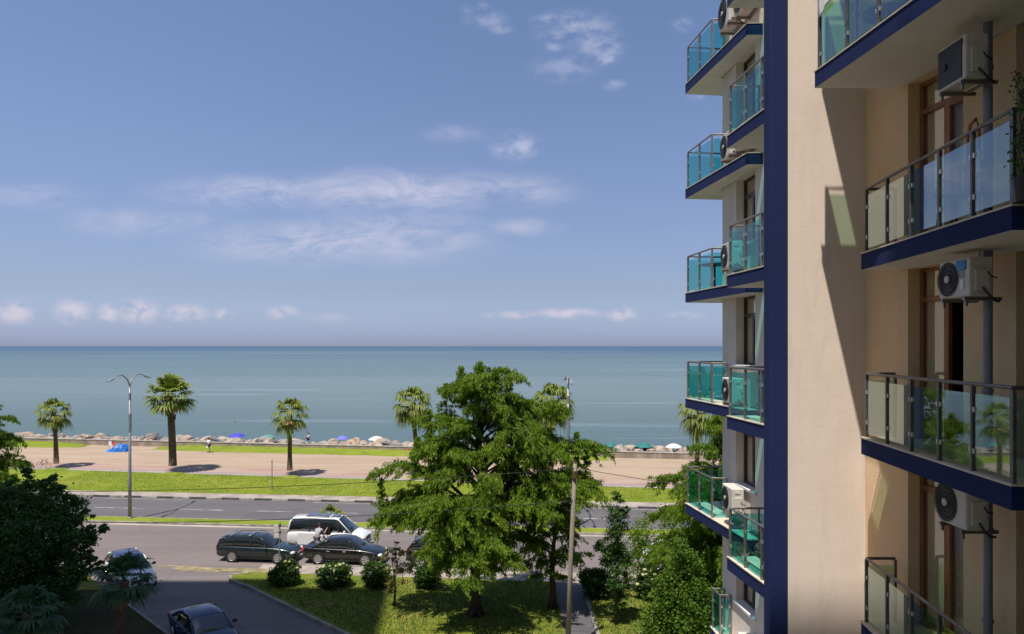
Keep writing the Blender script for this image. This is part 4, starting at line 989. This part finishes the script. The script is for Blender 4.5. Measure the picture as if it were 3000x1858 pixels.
# sign post by the parked estate
t = thing('sign_post', 'grey sign post with two plates seen from the side, before the estate car', 'sign', (-13.0, 42.0-1.1, .05))
mb = MB(); mb.tube([(0, 0, 0), (.07, 0, 2.75)], .035, 8); mb.build('post', 'pole', t, world=False)
for z, w_, h_, nm in ((2.35, .30, .42, 'sign_plate'), (1.95, .26, .24, 'sign_plate')):
    mb = MB(); mb.box(-.28, .02, .02, .04, z-h_/2, z+h_/2); mb.build(nm, 'acwhite', t, world=False, bevel=.01)
for z in (2.5, 2.12): mb = MB(); mb.box(-.02, .14, -.03, .03, z, z+.09); mb.build('bracket', 'black', t, world=False)
# utility pole and cables
t = thing('utility_pole', 'leaning weathered wooden utility pole in front of the large cypress', 'utility pole', (2.27, 30.0, .1))
mb = MB(); mb.tube([(0, 0, -.2), (.12, 0, 3.5), (.31, 0, 7.7)], [.115, .098, .072], 12); mb.build('shaft', 'wood', t, world=False, smooth=True)
mb = MB(); mb.tube([(.30, -.05, 7.1), (.31, -.04, 7.4)], .12, 8); mb.tube([(.31, 0, 7.66), (.31, 0, 7.85)], [.06, .02], 6)
for s in (-1, 1): mb.tube([(.31+s*.05, -.05, 7.5), (.31+s*.2, -.08, 7.55), (.31+s*.2, -.08, 7.68)], .018, 6); mb.ball((.31+s*.2, -.08, 7.7), .045, .045, .06, 8, 6)
for s in (-1, 1): mb.tube([(.27, -.05, 6.2), (.27+s*.16, -.08, 6.2)], .02, 6)
mb.build('insulators', 'boot', t, world=False)
mb = MB()
mb.box(-.02, .06, -.125, -.108, .55, .62); mb.build('painted_mark', 'white', t, world=False)
def cable(a, b, sag, label, r=.013):
    a, b = Vector(a), Vector(b); mb = MB(); pts = []
    for i in range(25):
        q = i/24; p = a+(b-a)*q; p.z -= sag*4*q*(1-q); pts.append(p)
    tag(mb.build('overhead_cable', 'cable') if False else mb.tube(pts, r, 5).build('overhead_cable', 'cable'), label, 'cable', 'cables strung from the wooden pole')
cable((2.54, 29.95, 6.3), (-34, 31.5, 5.6), .75, 'lower overhead cable running from the wooden pole across the road view to the left')
cable((2.38, 29.93, 7.6), (-34, 33.5, 6.2), .55, 'upper overhead cable running from the wooden pole to the left')
cable((2.78, 29.95, 7.6), (17.5, 27, 6.7), .35, 'overhead cable running from the wooden pole behind the building')

# ---- beach things
def umbrella(px, py, Y, r, m, label):
    x, y, z = P(px, py, Y); t = thing('beach_umbrella', label, 'beach umbrella', (x, y, -1.3), random.uniform(0, 1), 'open umbrellas on the beach behind the boulders'); zc = z+1.3
    mb = MB(); n = 8; rings = []
    vs = [(0, 0, zc+.28)]; fs = []
    for j, (q, h) in enumerate(((.35, .22), (.7, .08), (1., -.14))):
        for k in range(16):
            a = 2*math.pi*k/16; e = 1 if k % 2 == 0 else .93; vs.append((r*q*e*math.cos(a), r*q*e*math.sin(a), zc+h-(0 if k % 2 == 0 else -.03)))
    for k in range(16): fs.append((0, 1+k, 1+(k+1) % 16))
    for j in range(2):
        for k in range(16): fs.append((1+j*16+k, 1+(j+1)*16+k, 1+(j+1)*16+(k+1) % 16, 1+j*16+(k+1) % 16))
    mb.add(vs, fs); mb.build('canopy', m, t, world=False)
    mb = MB(); mb.tube([(0, 0, -.1), (0, 0, zc+.34)], .02, 6); mb.build('pole', 'sill', t, world=False)
M['ub'] = mat('umbrella_blue', (.05, .04, .42), .7); M['ut'] = mat('umbrella_green', (.07, .24, .20), .7); M['uv'] = mat('umbrella_violet', (.13, .14, .50), .7)
M['uw'] = mat('umbrella_white', (.62, .58, .52), .7); M['ud'] = mat('umbrella_teal', (.01, .14, .13), .7); M['uw2'] = mat('umbrella_pink_white', (.66, .54, .52), .7)
umbrella(695, 1276, 96.5, 1.1, 'ub', 'deep blue beach umbrella, leftmost on the rocks')
umbrella(785, 1280, 95.5, 1.0, 'ut', 'grey green beach umbrella between the blue one and the slim palm')
umbrella(1004, 1283, 92.5, .85, 'uv', 'small violet blue beach umbrella right of the slim palm')
umbrella(1103, 1285, 91.0, 1.05, 'uw', 'off white beach umbrella left of the large cypress')
umbrella(1789, 1304, 85.0, .75, 'ud', 'small teal beach umbrella right of the large cypress')
umbrella(1887, 1305, 84.5, 1.15, 'ud', 'wide dark teal beach umbrella between the small teal and the white one')
umbrella(1974, 1307, 84.0, 1.0, 'uw2', 'white beach umbrella nearest to the building')
# blue covered heap
x, y, z = pp(349, 1322); t = thing('covered_heap', 'heap under a crumpled bright blue tarpaulin by the sea wall', 'tarpaulin', (x, y, .15))
mb = MB(); vs = []; fs = []; rs = np.random.default_rng(5)
nx, ny = 22, 12
for i in range(nx+1):
    for j in range(ny+1):
        a, b = i/nx*2-1, j/ny*2-1
        h = max(0, 1-abs(a)**3)*max(0, 1-abs(b)**3)
        hh = (.62+.22*math.sin(a*2.6+.6)+.10*math.sin(a*9)*math.cos(b*5)+rs.uniform(-.05, .05))*h**.5
        vs.append((a*1.2+rs.uniform(-.03, .03), b*.8, hh))
for i in range(nx):
    for j in range(ny): fs.append((i*(ny+1)+j, (i+1)*(ny+1)+j, (i+1)*(ny+1)+j+1, i*(ny+1)+j+1))
mb.add(vs, fs); mb.build('tarp', 'tarp', t, world=False)
mb = MB()
for q in (-.6, 0, .55): mb.tube([(q, b, .80*max(0, 1-abs(b/.85)**3)**.5+.06) for b in np.linspace(-.8, .8, 9)], .02, 5)
mb.build('rope', 'sill', t, world=False)
t = thing('notice_board', 'small red and white notice on two legs beside the blue tarpaulin', 'sign', (x-1.35, y+.9, .15))
for q in (-.32, .32): mb = MB(); mb.box(q-.02, q+.02, -.02, .02, 0, 1.05); mb.build('leg', 'pole', t, world=False)
mb = MB(); mb.box(-.36, -.02, -.045, -.022, .55, 1.05, 0); mb.build('white_half', 'white', t, world=False)
mb = MB(); mb.box(-.018, .36, -.045, -.022, .55, 1.05, 0); mb.build('red_half', 'red', t, world=False)
# bicycle at the left edge of the promenade
t = thing('bicycle', 'bicycle standing on the promenade beside the leftmost palm', 'bicycle', (-47.6, 74.6, .15), R(-12))
for nm, cx in (('wheel', -.52), ('wheel', .52)):
    mb = MB(); mb.tube([(cx+.33*math.cos(a*math.pi/10), 0, .34+.33*math.sin(a*math.pi/10)) for a in range(21)], .02, 5, 0, False)
    for k in range(6): mb.tube([(cx, 0, .34), (cx+.32*math.cos(k*1.05), 0, .34+.32*math.sin(k*1.05))], .004, 4)
    mb.build(nm, 'tyre', t, world=False)
mb = MB()
for a, b in [((-.52, .34), (-.08, .34)), ((-.08, .34), (-.2, .82)), ((-.52, .34), (-.18, .75)), ((-.08, .34), (.34, .78)), ((-.18, .78), (.34, .8)), ((.34, .95), (.52, .34))]: mb.tube([(a[0], 0, a[1]), (b[0], 0, b[1])], .02, 6)
mb.build('frame', 'black', t, world=False); mb = MB(); mb.box(-.32, -.08, -.06, .06, .84, .89); mb.build('saddle', 'black', t, world=False, bevel=.02)
mb = MB(); mb.tube([(.28, -.25, 1.0), (.36, 0, .98), (.28, .25, 1.0)], .015, 6); mb.build('handlebar', 'chrome', t, world=False)

# ================================================================== PEOPLE
def skin_obj(name, verts, edges, radii, m, par, subs=1, root=0):
    me = bpy.data.meshes.new(name); me.from_pydata(verts, edges, []); o = bpy.data.objects.new(name, me); COL.objects.link(o); o.parent = par
    me.materials.append(M[m]); md = o.modifiers.new('skin', 'SKIN'); md.use_smooth_shade = True
    for i, r in enumerate(radii):
        me.skin_vertices[0].data[i].radius = (r, r) if not isinstance(r, tuple) else r
        me.skin_vertices[0].data[i].use_root = (i == root)
    s = o.modifiers.new('sub', 'SUBSURF'); s.levels = subs; s.render_levels = subs
    return o
def person(loc, rz, J, label, shirt, shorts, hairm='hair', shoes='black', bag=None):
    """J: joints in local space (x to the person's left hand side of view, y back, z up)"""
    t = thing('person', label, 'person', loc, rz)
    v = []; e = []; r = []; ix = {}
    def add(n, p, rad, par=None):
        ix[n] = len(v); v.append(tuple(p)); r.append(rad)
        if par is not None: e.append((ix[par], ix[n]))
    add('pelvis', J['pelvis'], .135); add('waist', J['waist'], .115, 'pelvis'); add('chest', J['chest'], .145, 'waist'); add('neckb', J['neckb'], .075, 'chest'); add('neck', J['neck'], .052, 'neckb')
    add('jaw', J['jaw'], .066, 'neck'); add('skull', J['skull'], .092, 'jaw'); add('crown', J['crown'], .07, 'skull')
    for s in ('L', 'R'):
        add('sh'+s, J['sh'+s], .062, 'chest'); add('el'+s, J['el'+s], .042, 'sh'+s); add('wr'+s, J['wr'+s], .026, 'el'+s)
        w = Vector(J['wr'+s]); d = (w-Vector(J['el'+s])).normalized(); sd = d.cross(Vector((0, 1, 0))).normalized() if abs(d.y) < .9 else Vector((1, 0, 0)); nrm = d.cross(sd)
        add('pm'+s, w+d*.06, .034, 'wr'+s)
        for k, (o_, L) in enumerate(((-.027, .075), (-.009, .088), (.009, .083), (.027, .066))):
            b = w+d*.10+sd*o_; add('f%d%s' % (k, s), b, .0095, 'pm'+s); add('g%d%s' % (k, s), b+d*L*.5-nrm*.008, .009, 'f%d%s' % (k, s)); add('h%d%s' % (k, s), b+d*L*.85-nrm*.028, .008, 'g%d%s' % (k, s))
        add('t1'+s, w+d*.05+sd*.045, .011, 'pm'+s); add('t2'+s, w+d*.085+sd*.06-nrm*.012, .009, 't1'+s)
        add('hp'+s, J['hp'+s], .095, 'pelvis'); add('kn'+s, J['kn'+s], .06, 'hp'+s); add('cf'+s, tuple((Vector(J['kn'+s])*.65+Vector(J['an'+s])*.35)), .056, 'kn'+s); add('an'+s, J['an'+s], .036, 'cf'+s); add('to'+s, J['to'+s], .034, 'an'+s)
    skin_obj('body', v, e, r, 'skin', t, 1)
    # shirt and shorts follow the same joints, a little wider
    def cloth_(name, chain, m):
        vv = []; ee = []; rr = []; d = {}
        for n, p, rad, pa in chain:
            d[n] = len(vv); vv.append(tuple(p)); rr.append(rad)
            if pa: ee.append((d[pa], d[n]))
        return skin_obj(name, vv, ee, rr, m, t, 1)
    lerp = lambda a, b, q: tuple(Vector(J[a])*(1-q)+Vector(J[b])*q)
    cloth_('shirt', [('w', lerp('pelvis', 'waist', .15), .150, None), ('m', J['waist'], .140, 'w'), ('c', J['chest'], .165, 'm'), ('n', lerp('chest', 'neckb', .8), .085, 'c'),
                     ('a', J['shL'], .08, 'c'), ('a2', lerp('shL', 'elL', .6), .065, 'a'), ('b', J['shR'], .08, 'c'), ('b2', lerp('shR', 'elR', .6), .065, 'b')], shirt)
    cloth_('shorts', [('p', J['pelvis'], .155, None), ('l', J['hpL'], .112, 'p'), ('l2', lerp('hpL', 'knL', .8), .09, 'l'), ('r', J['hpR'], .112, 'p'), ('r2', lerp('hpR', 'knR', .8), .09, 'r')], shorts)
    sk = Vector(J['skull']); cr = Vector(J['crown']); fw = Vector(J['face']).normalized(); sdv = fw.cross(Vector((0, 0, 1))).normalized()
    mb = MB(); c = sk+Vector((0, 0, .03))-fw*.022; mb.ball(tuple(c), .104, .104, .105, 12, 8); mb.build('hair', hairm, t, world=False, smooth=True)
    mb = MB()
    for s in (-1, 1): mb.ball(tuple(sk+fw*.088+sdv*.032*s), .012, .012, .009, 8, 6)
    mb.build('eyes', 'black', t, world=False)
    mb = MB(); mb.ball(tuple(sk+fw*.098-Vector((0, 0, .03))), .014, .014, .024, 8, 6)
    for s in (-1, 1): mb.ball(tuple(sk+sdv*.098*s-Vector((0, 0, .015))), .012, .014, .028, 8, 6)
    mb.ball(tuple(sk+fw*.082-Vector((0, 0, .07))), .02, .02, .006, 8, 5); mb.build('nose_and_ears', 'skin', t, world=False, smooth=True)
    for s in ('L', 'R'):
        a = Vector(J['an'+s]); b = Vector(J['to'+s]); mb = MB(); mb.tube([a+(a-b)*.3-Vector((0, 0, .02)), (a+b)/2, b+(b-a)*.15], [.045, .048, .035], 8); mb.build('shoe', shoes, t, world=False, smooth=True)
    if bag:
        w = Vector(J['wrL']); mb = MB(); mb.ball((w.x, w.y, w.z-.34), .15, .09, .17, 10, 7); mb.tube([w+Vector((0, 0, -.09)), w+Vector((.04, 0, -.2))], .01, 5); mb.build('bag', bag, t, world=False, smooth=True)
    return t
def stand_pose(stride=.0, lean=0., reach=0.):
    """faces -y; x = sideways"""
    l = lambda z: -lean*max(0, z-.92)
    J = dict(pelvis=(0, 0, .94), waist=(0, l(1.1), 1.10), chest=(0, l(1.33), 1.33), neckb=(0, l(1.47), 1.46), neck=(0, l(1.52), 1.52), jaw=(0, l(1.57)-.015, 1.575), skull=(0, l(1.65), 1.645), crown=(0, l(1.7)+.01, 1.70), face=(0, -1, 0),
             shL=(.19, l(1.40), 1.40), shR=(-.19, l(1.40), 1.40), elL=(.27, .05+l(1.15)-reach*.3, 1.12), elR=(-.27, .04+l(1.15)-reach*.3, 1.12), wrL=(.27, -.04-reach*.5+l(1.15), .90+reach*.45), wrR=(-.27, -.06-reach*.6+l(1.15), .90+reach*.5),
             hpL=(.09, 0, .90), hpR=(-.09, 0, .90), knL=(.10, -stride*.5-.02, .50), knR=(-.10, stride*.25, .50), anL=(.10, -stride*.7, .09), anR=(-.10, stride*.85, .11), toL=(.11, -stride*.7-.14, .035), toR=(-.11, stride*.85-.13, .045))
    return J
M['shirtw'] = mat('white_shirt', (.72, .66, .66), .9); M['shortn'] = mat('navy_shorts', (.05, .06, .20), .9); M['shirtg'] = mat('grey_shirt', (.32, .33, .36), .9, var=.2, vscale=8); M['jeans'] = mat('dark_trousers', (.03, .035, .05), .9)
M['swim'] = mat('swim_red', (.3, .05, .05), .8)
x, y, z = pp(612, 1326)
person((x, y, .15), R(150), stand_pose(.30), 'person in white shirt and navy shorts walking on the promenade with a white bag', 'shirtw', 'shortn', bag='white')
person((-11.85, 44.62, .0), R(165), stand_pose(.1, .45, .9), 'person in a grey shirt leaning into the open side door of the white van', 'shirtg', 'jeans')
# seated bather on the rocks
J = dict(pelvis=(0, 0, .12), waist=(0, .04, .30), chest=(0, .03, .52), neckb=(0, 0, .66), neck=(0, -.01, .72), jaw=(0, -.03, .775), skull=(0, -.02, .85), crown=(0, 0, .905), face=(0, -1, 0), shL=(.19, .02, .59), shR=(-.19, .02, .59),
         elL=(.26, -.1, .36), elR=(-.26, -.1, .36), wrL=(.2, -.32, .44), wrR=(-.2, -.32, .44), hpL=(.1, -.03, .12), hpR=(-.1, -.03, .12), knL=(.14, -.42, .42), knR=(-.14, -.42, .42), anL=(.13, -.55, .05), anR=(-.13, -.55, .05), toL=(.13, -.70, .02), toR=(-.13, -.7, .02))
x, y, z = P(904, 1284, 93.2)
person((x, y, z-.25), R(-70), J, 'bather sitting on the boulders right of the slim palm', 'shirtw', 'shortn')
# swimmers
for (px, py, lb) in ((689, 1237, 'swimmer far out left of the blue umbrella'), (1733, 1267, 'swimmer off the boulders right of the large cypress')):
    Y = (CH+1.7)*2150/(py-1014); t = thing('swimmer', lb, 'swimmer', ((px-1500)/2150*Y, Y, -1.7), 0, 'heads of swimmers in the sea')
    mb = MB(); mb.ball((0, 0, .14), .11, .12, .14, 10, 8); mb.tube([(0, 0, -.1), (0, 0, .08)], .06, 8); mb.tube([(-.2, .05, -.08), (0, .05, 0), (.2, .05, -.08)], .08, 8); mb.build('body', 'skin', t, world=False, smooth=True)
    mb = MB(); mb.ball((0, .015, .17), .12, .125, .12, 10, 8); mb.build('hair', 'hair', t, world=False, smooth=True)

# ================================================================== CARS
def car(loc, rz, label, cat, name, kind, pm, roofm=None, group='cars parked along the road', rimm='rim'):
    K = dict(
        estate=dict(L=4.75, W=.87, H=1.46, top=[(-1, .42, .55), (-.985, .88, .80), (-.95, .95, .86), (-.5, .95, .90), (.0, .94, .90), (.38, .92, .89), (.5, .90, .87), (.75, .84, .85), (.92, .74, .80), (.985, .60, .70), (1, .42, .60)],
                    gh=[(-.965, .02), (-.90, .40), (-.80, .50), (-.3, .54), (.05, .52), (.15, .48), (.46, .02)], roof=(1, 5), pil=[(-.52, -.52), (-.10, -.12)], wb=(-.56, .60)),
        saloon=dict(L=4.75, W=.90, H=1.43, top=[(-1, .45, .60), (-.985, .90, .80), (-.93, .99, .85), (-.7, .97, .89), (.0, .94, .90), (.40, .92, .89), (.55, .88, .88), (.78, .80, .85), (.93, .70, .79), (.985, .56, .70), (1, .42, .60)],
                    gh=[(-.74, .02), (-.44, .40), (-.30, .47), (-.05, .50), (.08, .48), (.18, .43), (.50, .02)], roof=(1, 5), pil=[(-.40, -.38), (.0, -.02)], wb=(-.57, .60)),
        hatch=dict(L=4.35, W=.89, H=1.56, top=[(-1, .45, .60), (-.985, .92, .80), (-.95, 1.0, .86), (-.5, 1.0, .90), (.0, .98, .90), (.40, .98, .89), (.55, .97, .88), (.78, .92, .85), (.93, .82, .78), (.985, .64, .70), (1, .42, .60)],
                    gh=[(-.95, .02), (-.82, .40), (-.68, .50), (-.2, .56), (.08, .54), (.18, .50), (.52, .02)], roof=(1, 5), pil=[(-.50, -.50), (-.05, -.07)], wb=(-.60, .60)),
        van=dict(L=4.95, W=.95, H=1.93, top=[(-1, .45, .75), (-.99, 1.02, .90), (-.96, 1.10, .93), (-.5, 1.10, .95), (.0, 1.08, .95), (.45, 1.08, .94), (.60, 1.06, .92), (.80, .98, .88), (.93, .84, .80), (.985, .66, .72), (1, .42, .62)],
                    gh=[(-.975, .02), (-.95, .60), (-.90, .78), (-.3, .83), (.20, .82), (.30, .77), (.66, .02)], roof=(1, 5), pil=[(-.42, -.42), (.02, .0), (.33, .24)], wb=(-.62, .64)))[kind]
    t = thing(name, label, cat, loc, rz, group)
    h = K['L']/2; W = K['W']; bt = .24
    mb = MB(); rings = []
    for (x, zt, wf) in K['top']:
        w = W*wf/.90; b = bt+(.10 if abs(x) > .98 else 0)
        zm = b+(zt-b)*.52
        half = [(w*.80, b), (w*.97, b+.08), (w*1.0, zm), (w*.985, zt-.12), (w*.93, zt-.02), (w*.62, zt+.02)]
        ring = [(x*h, -p[0], p[1]) for p in half]+[(x*h, 0, zt+.035)]+[(x*h, p[0], p[1]) for p in half[::-1]]+[(x*h, 0, b)]
        rings.append(ring)
    mb.loft(rings); body = mb.build('body', pm, t, world=False, smooth=True, subs=2)
    belt = lambda x: float(np.interp(x, [q[0] for q in K['top']], [q[1] for q in K['top']]))
    bw = W*.90
    def ghring(x, hh, off=0., lo=0.):
        zb = belt(x)-.05+lo; zt = belt(0)+hh if hh > .05 else belt(x)+.02; wt = bw-(zt-belt(x))*.36*1.0
        if hh <= .05: wt = bw-.02
        half = [(bw+off, zb), ((bw*.4+wt*.6)+off, zb*.45+zt*.55), (wt+off, zt-.07), (wt-.10, zt-.012+off), (wt*.5, zt+.012+off)]
        return [(x*h, -p[0], p[1]) for p in half]+[(x*h, 0, zt+.02+off)]+[(x*h, p[0], p[1]) for p in half[::-1]]
    mb = MB(); rings = [ghring(x, hh) for x, hh in K['gh']]; mb.loft(rings); mb.build('windows', 'carglass', t, world=False, smooth=True)
    a, b = K['roof']; mb = MB(); rr = []
    for x, hh in K['gh'][a:b+1]:
        r_ = ghring(x, hh, .012); rr.append(r_[2:-2])
    mb.loft(rr, closed=False, caps=False); ro = mb.build('roof', roofm or pm, t, world=False, smooth=True)
    # pillars
    def pt(x, q):        # point on the greenhouse side at height share q
        hh = float(np.interp(x, [k_[0] for k_ in K['gh']], [k_[1] for k_ in K['gh']])); r_ = ghring(x, hh, .008)
        lo, mi_, hi = Vector(r_[0]), Vector(r_[1]), Vector(r_[2]); return (lo+(mi_-lo)*q*2) if q < .5 else (mi_+(hi-mi_)*(q-.5)*2)
    G_ = K['gh']
    for s in (-1, 1):
        fl = lambda p: (p.x, p.y*(-s if s == 1 else 1), p.z)
        F_ = lambda p: (p.x, p.y*s*-1 if s == -1 else p.y, p.z)
        mir = (lambda p: (p.x, p.y, p.z)) if s == 1 else (lambda p: (p.x, -p.y, p.z))
        r0 = ghring(*G_[-1], .008); r1 = ghring(*G_[-2], .008); mb = MB(); mb.tube([mir(Vector(r0[2])), mir(Vector(r1[2])), mir(Vector(ghring(*G_[-3], .008)[2]))], .038, 6); mb.build('pillar', pm, t, world=False, smooth=True)
        r0 = ghring(*G_[0], .008); r1 = ghring(*G_[1], .008); mb = MB(); mb.tube([mir(Vector(r0[2])), mir(Vector(r1[2])), mir(Vector(ghring(*G_[2], .008)[2]))], .055, 6); mb.build('pillar', pm, t, world=False, smooth=True)
    for s in (-1, 1):
        mir = (lambda p: (p.x, p.y, p.z)) if s == 1 else (lambda p: (p.x, -p.y, p.z))
        for xa, xb in K['pil']: mb = MB(); mb.tube([mir(pt(xa, 0)), mir(pt((xa+xb)/2, .5)), mir(pt(xb, 1))], .032, 5); mb.build('door_post', 'black', t, world=False)
    # seams, handles, sills
    x0, x1 = K['wb']
    sx = [p[0] for p in K['pil']]+[.33 if kind != 'van' else .40]
    for s in (-1, 1):
        for xx in sx:
            zt = belt(xx); mb = MB(); mb.tube([(xx*h, s*W*.975, .40), (xx*h, s*(W*1.0), zt*.6), (xx*h, s*W*.97, zt-.10)], .006, 4); mb.build('door_seam', 'black', t, world=False)
        mb = MB(); mb.box(-h*.42, h*.45, s*W*.97-.012, s*W*.97+.012, .22, .30); mb.build('side_sill', 'black', t, world=False)
    for s in (-1, 1):
        for xx in K['pil'][:2]: mb = MB(); mb.box(xx[0]*h+.10, xx[0]*h+.28, s*W*1.0-.015, s*W*1.0+.015, belt(0)-.19, belt(0)-.15); mb.build('door_handle', 'chrome' if kind == 'saloon' else pm, t, world=False, bevel=.004)
    # wheels
    R_ = .33 if kind != 'van' else .35
    for xw in (x0, x1):
        for s in (-1, 1):
            cx, cy = xw*h, s*(W-.10)
            mb = MB(); mb.tube([(cx, s*(W-.3), R_+.03), (cx, s*(W*1.0+.004), R_+.03)], R_*1.16, 20); mb.build('wheel_arch', 'black', t, world=False)
            mb = MB(); mb.tube([(cx, cy-.11, R_), (cx, cy-.09, R_), (cx, cy+.09, R_), (cx, cy+.11, R_)], [R_*.9, R_, R_, R_*.9], 22); cyo = cy+s*.0
            mb2 = MB(); yo = s*(abs(cy)+.118)
            w_ = mb.build('wheel', 'tyre', t, world=False)
            mb2.tube([(cx, s*(abs(cy)+.08), R_), (cx, s*(abs(cy)+.112), R_)], R_*.66, 18, 1)
            for k in range(7):
                a_ = k*2*math.pi/7; c_, s_ = math.cos(a_), math.sin(a_)
                p = [(cx+c_*R_*.1-s_*.03, R_+s_*R_*.1+c_*.03), (cx+c_*R_*.1+s_*.03, R_+s_*R_*.1-c_*.03), (cx+c_*R_*.66+s_*.045, R_+s_*R_*.66-c_*.045), (cx+c_*R_*.66-s_*.045, R_+s_*R_*.66+c_*.045)]
                mb2.add([(q[0], yo, q[1]) for q in p]+[(q[0], yo+s*.012, q[1]) for q in p], [(0, 1, 2, 3), (4, 5, 6, 7), (0, 1, 5, 4), (1, 2, 6, 5), (2, 3, 7, 6), (3, 0, 4, 7)])
            mb2.tube([(cx+R_*.66*math.cos(a*math.pi/9), yo, R_+R_*.66*math.sin(a*math.pi/9)) for a in range(19)], .02, 5, 0, False)
            r2 = mb2.build('rim', [rimm, 'black'], w_, world=False)
    zf = belt(.93)
    for s in (-1, 1):
        mb = MB(); mb.ball((h*.935, s*W*.70, zf-.12), .15, .20, .085, 12, 8); mb.build('headlight', 'lamp', t, world=False, smooth=True)
        mb = MB(); mb.ball((-h*.968, s*W*.82, belt(-.95)-.16), .07, .12, .14 if kind != 'van' else .24, 10, 8); mb.build('tail_light', 'tail', t, world=False, smooth=True)
        mb = MB(); mb.ball((K['gh'][-1][0]*h-.38, s*(W+.10), belt(.3)+.09), .07, .12, .075, 10, 8); mb.build('wing_mirror', 'black' if kind != 'van' else pm, t, world=False, smooth=True)
    mb = MB(); mb.box(h*.965, h*1.003, -.42, .42, .50, zf-.10); mb.build('grille', 'black', t, world=False, bevel=.02); mb = MB(); mb.box(h*.97, h*1.006, -.6, .6, .30, .42); mb.build('air_intake', 'black', t, world=False, bevel=.02)
    mb = MB(); mb.box(h*1.0, h*1.012, -.26, .26, .44, .55); mb.build('number_plate', 'plate', t, world=False); mb = MB(); mb.box(-h*1.006, -h*.995, -.26, .26, .52, .63); mb.build('number_plate', 'plate', t, world=False)
    return t, belt, K
PR = {}
PR['est'] = paint('dark_green_paint', (.010, .022, .024)); PR['blk'] = paint('black_paint', (.008, .008, .009)); PR['wht'] = paint('white_paint', (.72, .72, .71), 0.)
PR['nvy'] = paint('navy_paint', (.012, .024, .085), .0); PR['blk2'] = paint('black_paint_deep', (.007, .007, .008))
PR['nvy'].node_tree.nodes['Principled BSDF'].inputs['Coat Weight'].default_value = .35
for k_, v_ in PR.items(): M['p_'+k_] = v_
rd = math.atan(m1)
t, belt, K = car((-14.9, 43.45, 0), rd, 'dark green estate car with silver roof bars parked left of the black saloon', 'car', 'estate_car', 'estate', 'p_est')
mb = MB(); h = K['L']/2
for s in (-1, 1): mb.tube([(-h*.78, s*.62, 1.44), (-h*.70, s*.62, 1.49), (h*.0, s*.62, 1.52), (h*.08, s*.62, 1.46)], .018, 6)
mb.build('roof_rail', 'black', t, world=False)
for xx in (-h*.62, -h*.14): mb = MB(); mb.box(xx-.035, xx+.035, -.68, .68, 1.52, 1.56); mb.build('roof_bar', 'rim', t, world=False, bevel=.008)
car((-9.75, 43.05, 0), rd, 'glossy black saloon parked in front of the white van', 'car', 'saloon_car', 'saloon', 'p_blk')
car((-3.85, 42.45, 0), rd, 'black car parked behind the trunk of the large cypress', 'car', 'hatchback_car', 'hatch', 'p_blk2')
car((9.6, 41.9, 0), rd, 'white car mostly hidden behind the trees by the building', 'car', 'saloon_car', 'saloon', 'p_wht')
t, belt, K = car((-11.45, 46.25, 0), rd, 'white van with two dark roof windows and an open side door', 'van', 'passenger_van', 'van', 'p_wht', group='cars stopped on the road')
h = K['L']/2
for a_, b_, z_ in ((-.58, .02, 1.955), (.07, .27, 1.935)): mb = MB(); mb.box(h*a_, h*b_, -.41, .41, z_, z_+.017); mb.build('roof_window', 'carglass', t, world=False, bevel=.01)
mb = MB(); mb.box(h*-.12, h*.14, -.975, -.90, .36, 1.72); mb.build('door_opening', 'black', t, world=False)
mb = MB(); mb.box(-h*.70, -h*.14, -1.03, -.985, .32, 1.06); mb.build('sliding_door', 'p_wht', t, world=False, bevel=.015)
car((-20.3, 39.0, 0), R(-50), 'white car with a dark roof parked at the driveway mouth behind the dark palm', 'car', 'hatchback_car', 'hatch', 'p_wht', 'p_nvy', group='cars on the driveway')
car((-13.0, 31.0, 0), R(-50), 'dark blue saloon in the shaded driveway at the bottom edge', 'car', 'saloon_car', 'saloon', 'p_nvy', group='cars on the driveway')
